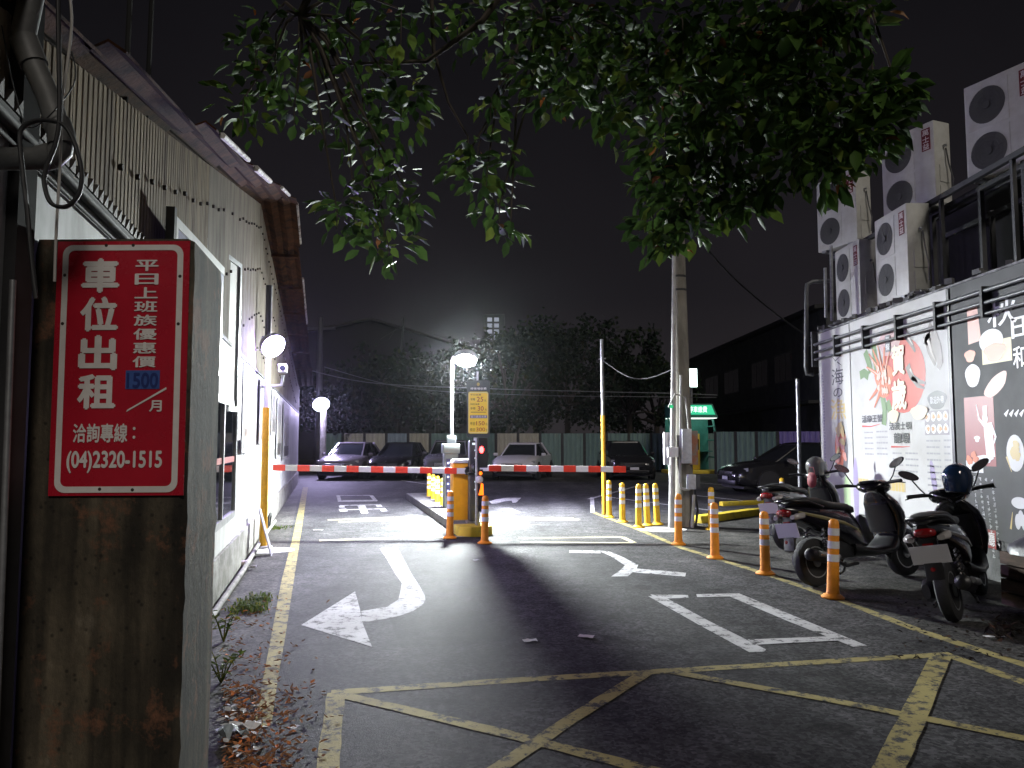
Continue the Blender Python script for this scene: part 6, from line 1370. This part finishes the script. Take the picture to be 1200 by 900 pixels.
# ================================================================ LITTER, WEEDS, DRY LEAVES
rl = random.Random(3)
dl = MB()
for k in range(900):
    u = rl.random(); px = 262 + abs(rl.gauss(0, 1)) * 45 if u < .8 else rl.uniform(262, 345); py = rl.uniform(800, 905) if rl.random() < .8 else rl.uniform(700, 800); p = gp(px, py, .02)
    q = Euler((rl.uniform(-.5, .5), rl.uniform(-.5, .5), rl.uniform(0, 6.3))).to_matrix().to_4x4(); leaf_mesh(dl, Matrix.Translation((p.x, p.y, .015 + rl.random() * .02)) @ q, rl.uniform(.02, .055), rl.uniform(.010, .022), rl.uniform(-1, 1))
tag(dl.build('fallen_leaves', leaf_mat('fallen_leaf', (.36, .17, .08), (.16, .08, .045), .8, .1), None, fix=False), 'brown fallen leaves heaped on the verge beside the pillar', 'leaves', kind='stuff')
dl = MB()
for k in range(160):
    p = gp(rl.uniform(1050, 1200), rl.uniform(700, 770), .02); q = Euler((rl.uniform(-.5, .5), rl.uniform(-.5, .5), rl.uniform(0, 6.3))).to_matrix().to_4x4(); leaf_mesh(dl, Matrix.Translation((p.x, p.y, .018)) @ q, rl.uniform(.02, .06), rl.uniform(.012, .03), 1)
for k in range(60):
    p = gp(rl.gauss(1180, 10), rl.gauss(742, 5), .02); q = Euler((rl.uniform(-1, 1), rl.uniform(-1, 1), rl.uniform(0, 6.3))).to_matrix().to_4x4(); leaf_mesh(dl, Matrix.Translation((p.x, p.y, .02 + .06 * rl.random())) @ q, .08, .03, 1)
tag(dl.build('fallen_leaves', leaf_mat('dark_debris', (.06, .05, .045), (.025, .022, .02), .9, .1), None, fix=False), 'dark leaf debris on the pavement by the nearest scooter', 'leaves', kind='stuff')
GRS = leaf_mat('weed_green', (.10, .13, .03), (.04, .07, .015), .6, .35)
def weeds(name, pts, label, h, n, spread):
    b = MB()
    for (px, py) in pts:
        c = gp(px, py)
        for k in range(n):
            p = c + Vector((rl.gauss(0, spread), rl.gauss(0, spread * 1.6), 0)); a = rl.uniform(0, 6.3); l = h * rl.uniform(.4, 1); t = Vector((cos(a), sin(a), 0)); s_ = Vector((-t.y, t.x, 0)) * .006
            b.add([p + s_, p - s_, p + t * l * .35 + Vector((0, 0, l * .75)) - s_, p + t * l * .35 + Vector((0, 0, l * .75)) + s_, p + t * l * .8 + Vector((0, 0, l * .8))], [(0, 1, 2, 3), (3, 2, 4)])
    tag(b.build(name, GRS, None, fix=False), label, 'weeds', kind='stuff')
weeds('weeds', [(296, 708), (306, 704), (285, 715), (300, 715)], 'patch of low weeds on the verge beside the yellow line', .09, 90, .06)
weeds('weeds', [(318, 620), (326, 619)], 'thin grass strip at the verge near the lamp pole', .04, 120, .10)
def shrub(px, py, h, label, nl):
    p = gp(px, py); t = empty('leafy_weed', (p.x, p.y, 0), 0, label, 'plant'); st_ = MB(); lf = MB()
    for k in range(5):
        a = k * 1.3; e_ = Vector((.12 * cos(a), .12 * sin(a), h * rl.uniform(.6, 1))); st_.tube([(0, 0, 0), e_ * .5 + Vector((0, 0, .03)), e_], [.006, .004, .002], 4)
        for j in range(nl):
            q = e_ * rl.uniform(.4, 1); M = Matrix.Translation(q) @ Euler((rl.uniform(-.6, .6), rl.uniform(-.8, .3), rl.uniform(0, 6.3))).to_matrix().to_4x4(); leaf_mesh(lf, M, .06, .028, 1)
    st_.build('stems', GRS, t); lf.build('leaves', GRS, t, fix=False)
shrub(262, 752, .30, 'small leafy weed at the pillar edge, upper one', 9); shrub(259, 800, .22, 'small leafy weed at the pillar edge, lower one', 7)
# bottle and wrappers
PAP = mat('paper_white', (.70, .69, .70), .7, var=.15, scale=20)
def wrapper(px, py, w, h, rz, label, m=PAP, hz=.007):
    p = gp(px, py); b = MB(); n = 5; vs = [(w * (i / n - .5), h * (j / n - .5) + .1 * w * rl.uniform(-.3, .3), hz * rl.random()) for i in range(n + 1) for j in range(n + 1)]
    b.add(vs, [(i * (n + 1) + j, (i + 1) * (n + 1) + j, (i + 1) * (n + 1) + j + 1, i * (n + 1) + j + 1) for i in range(n) for j in range(n)])
    o = b.build('paper_scrap', m, None, fix=False, loc=(p.x, p.y, .012), rot=(0, 0, rz)); tag(o, label, 'litter')
wrapper(621, 752.5, .11, .075, .2, 'left scrap of white paper on the dark asphalt'); wrapper(687, 747.5, .12, .085, -.3, 'right scrap of pale paper on the dark asphalt', mat('paper_pink', (.62, .55, .58), .7)); wrapper(558, 657.5, .09, .06, .5, 'small white scrap below the island nose'); wrapper(287, 859, .16, .07, .3, 'crumpled white wrapper on the fallen leaves', hz=.05); wrapper(345, 855, .05, .04, 1, 'tiny white scrap right of the fallen leaves'); wrapper(1166, 748, .16, .05, .1, 'pale strip of litter beside the leaf debris'); wrapper(373, 622, .16, .06, .2, 'white scrap beside the left yellow line'); wrapper(272, 868, .12, .12, .9, 'crumpled grey bag on the leaves at the pillar foot', mat('bag_grey', (.3, .34, .36), .5), .07)
fk_ = MB()
for k in range(34):
    p = gp(258 + abs(rl.gauss(0, 32)), rl.uniform(825, 900)); q = Euler((rl.uniform(-.4, .4), rl.uniform(-.4, .4), rl.uniform(0, 6.3))).to_matrix().to_4x4(); leaf_mesh(fk_, Matrix.Translation((p.x, p.y, .045)) @ q, rl.uniform(.03, .06), rl.uniform(.015, .03), rl.uniform(-1, 1))
tag(fk_.build('litter_flecks', PAP, None, fix=False), 'pale litter flecks strewn over the fallen leaves', 'litter', kind='stuff')
cp = gp(283, 665); cu = empty('drink_cup', (cp.x, cp.y, .045), .5, 'crushed paper cup with black lid lying by the warehouse wall', 'litter'); M_ = [( -.09, 0, 0), (.07, 0, 0)]
MB().lathe([(.030, -.08), (.040, .07)], (0, 0, 0), 14, 'X').build('cup', mat('cup_print', (.55, .40, .38), .6, col2=(.65, .63, .62), scale=30), cu, smooth=40); MB().lathe([(.044, -.115), (.044, -.082), (.03, -.081)], (0, 0, 0), 14, 'X').build('lid', BLACK, cu, smooth=40)
wrapper(292, 668, .16, .07, .3, 'white wrapper beside the crushed cup', hz=.04)
# boards leaning at the lamp pole and pipe along the plinth
for k, (s_, c_) in enumerate(((0, (.30, .28, .38)), (.10, (.24, .22, .30)), (.19, (.36, .35, .40)))):
    o = empty('leaning_board', wpt(10.45 + s_, .24, 0), wrot, ('left', 'middle', 'right')[k] + ' pale board leaning on the wall at the lamp pole', 'board')
    b = MB(); b.box((0, 0, .30), (.07, .014, .62), M=Matrix.Rotation(radians(-16), 3, 'X') @ Matrix.Rotation(radians(8), 3, 'Y')); b.build('plank', mat('board_%d' % k, c_, .5), o)
o = tag(MB().tube([wpt(6, .10, .05), wpt(9, .12, .05), wpt(10.7, .11, .06), wpt(11.6, .10, .06), wpt(14.5, .12, .05)], .028, 10).build('drain_line', CONC, None, smooth=60), 'white pipe lying along the foot of the warehouse wall', 'pipe')
o = tag(MB().tube([wpt(13.1, .08, .02), wpt(13.1, .10, .24), wpt(13.25, .12, .30), wpt(13.4, .11, .24), wpt(13.4, .09, .08)], .022, 8).build('hose', RUBBER, None, smooth=60), 'short black hose loop at the foot of the warehouse wall', 'hose')

# ================================================================ HAZE: thin night air that lets the lamps glow
hz = MB().bbox(-405, 405, -305, 705, -1.0, 42).build('haze', None); tag(hz, kind='stuff')
m = bpy.data.materials.new('night_air'); m.use_nodes = True; n = m.node_tree.nodes; n.clear()
o_ = n.new('ShaderNodeOutputMaterial'); v_ = n.new('ShaderNodeVolumePrincipled'); v_.inputs['Color'].default_value = (.92, .94, 1, 1); v_.inputs['Density'].default_value = 0.00013; v_.inputs['Anisotropy'].default_value = .93
m.node_tree.links.new(v_.outputs[0], o_.inputs['Volume']); hz.data.materials.append(m)
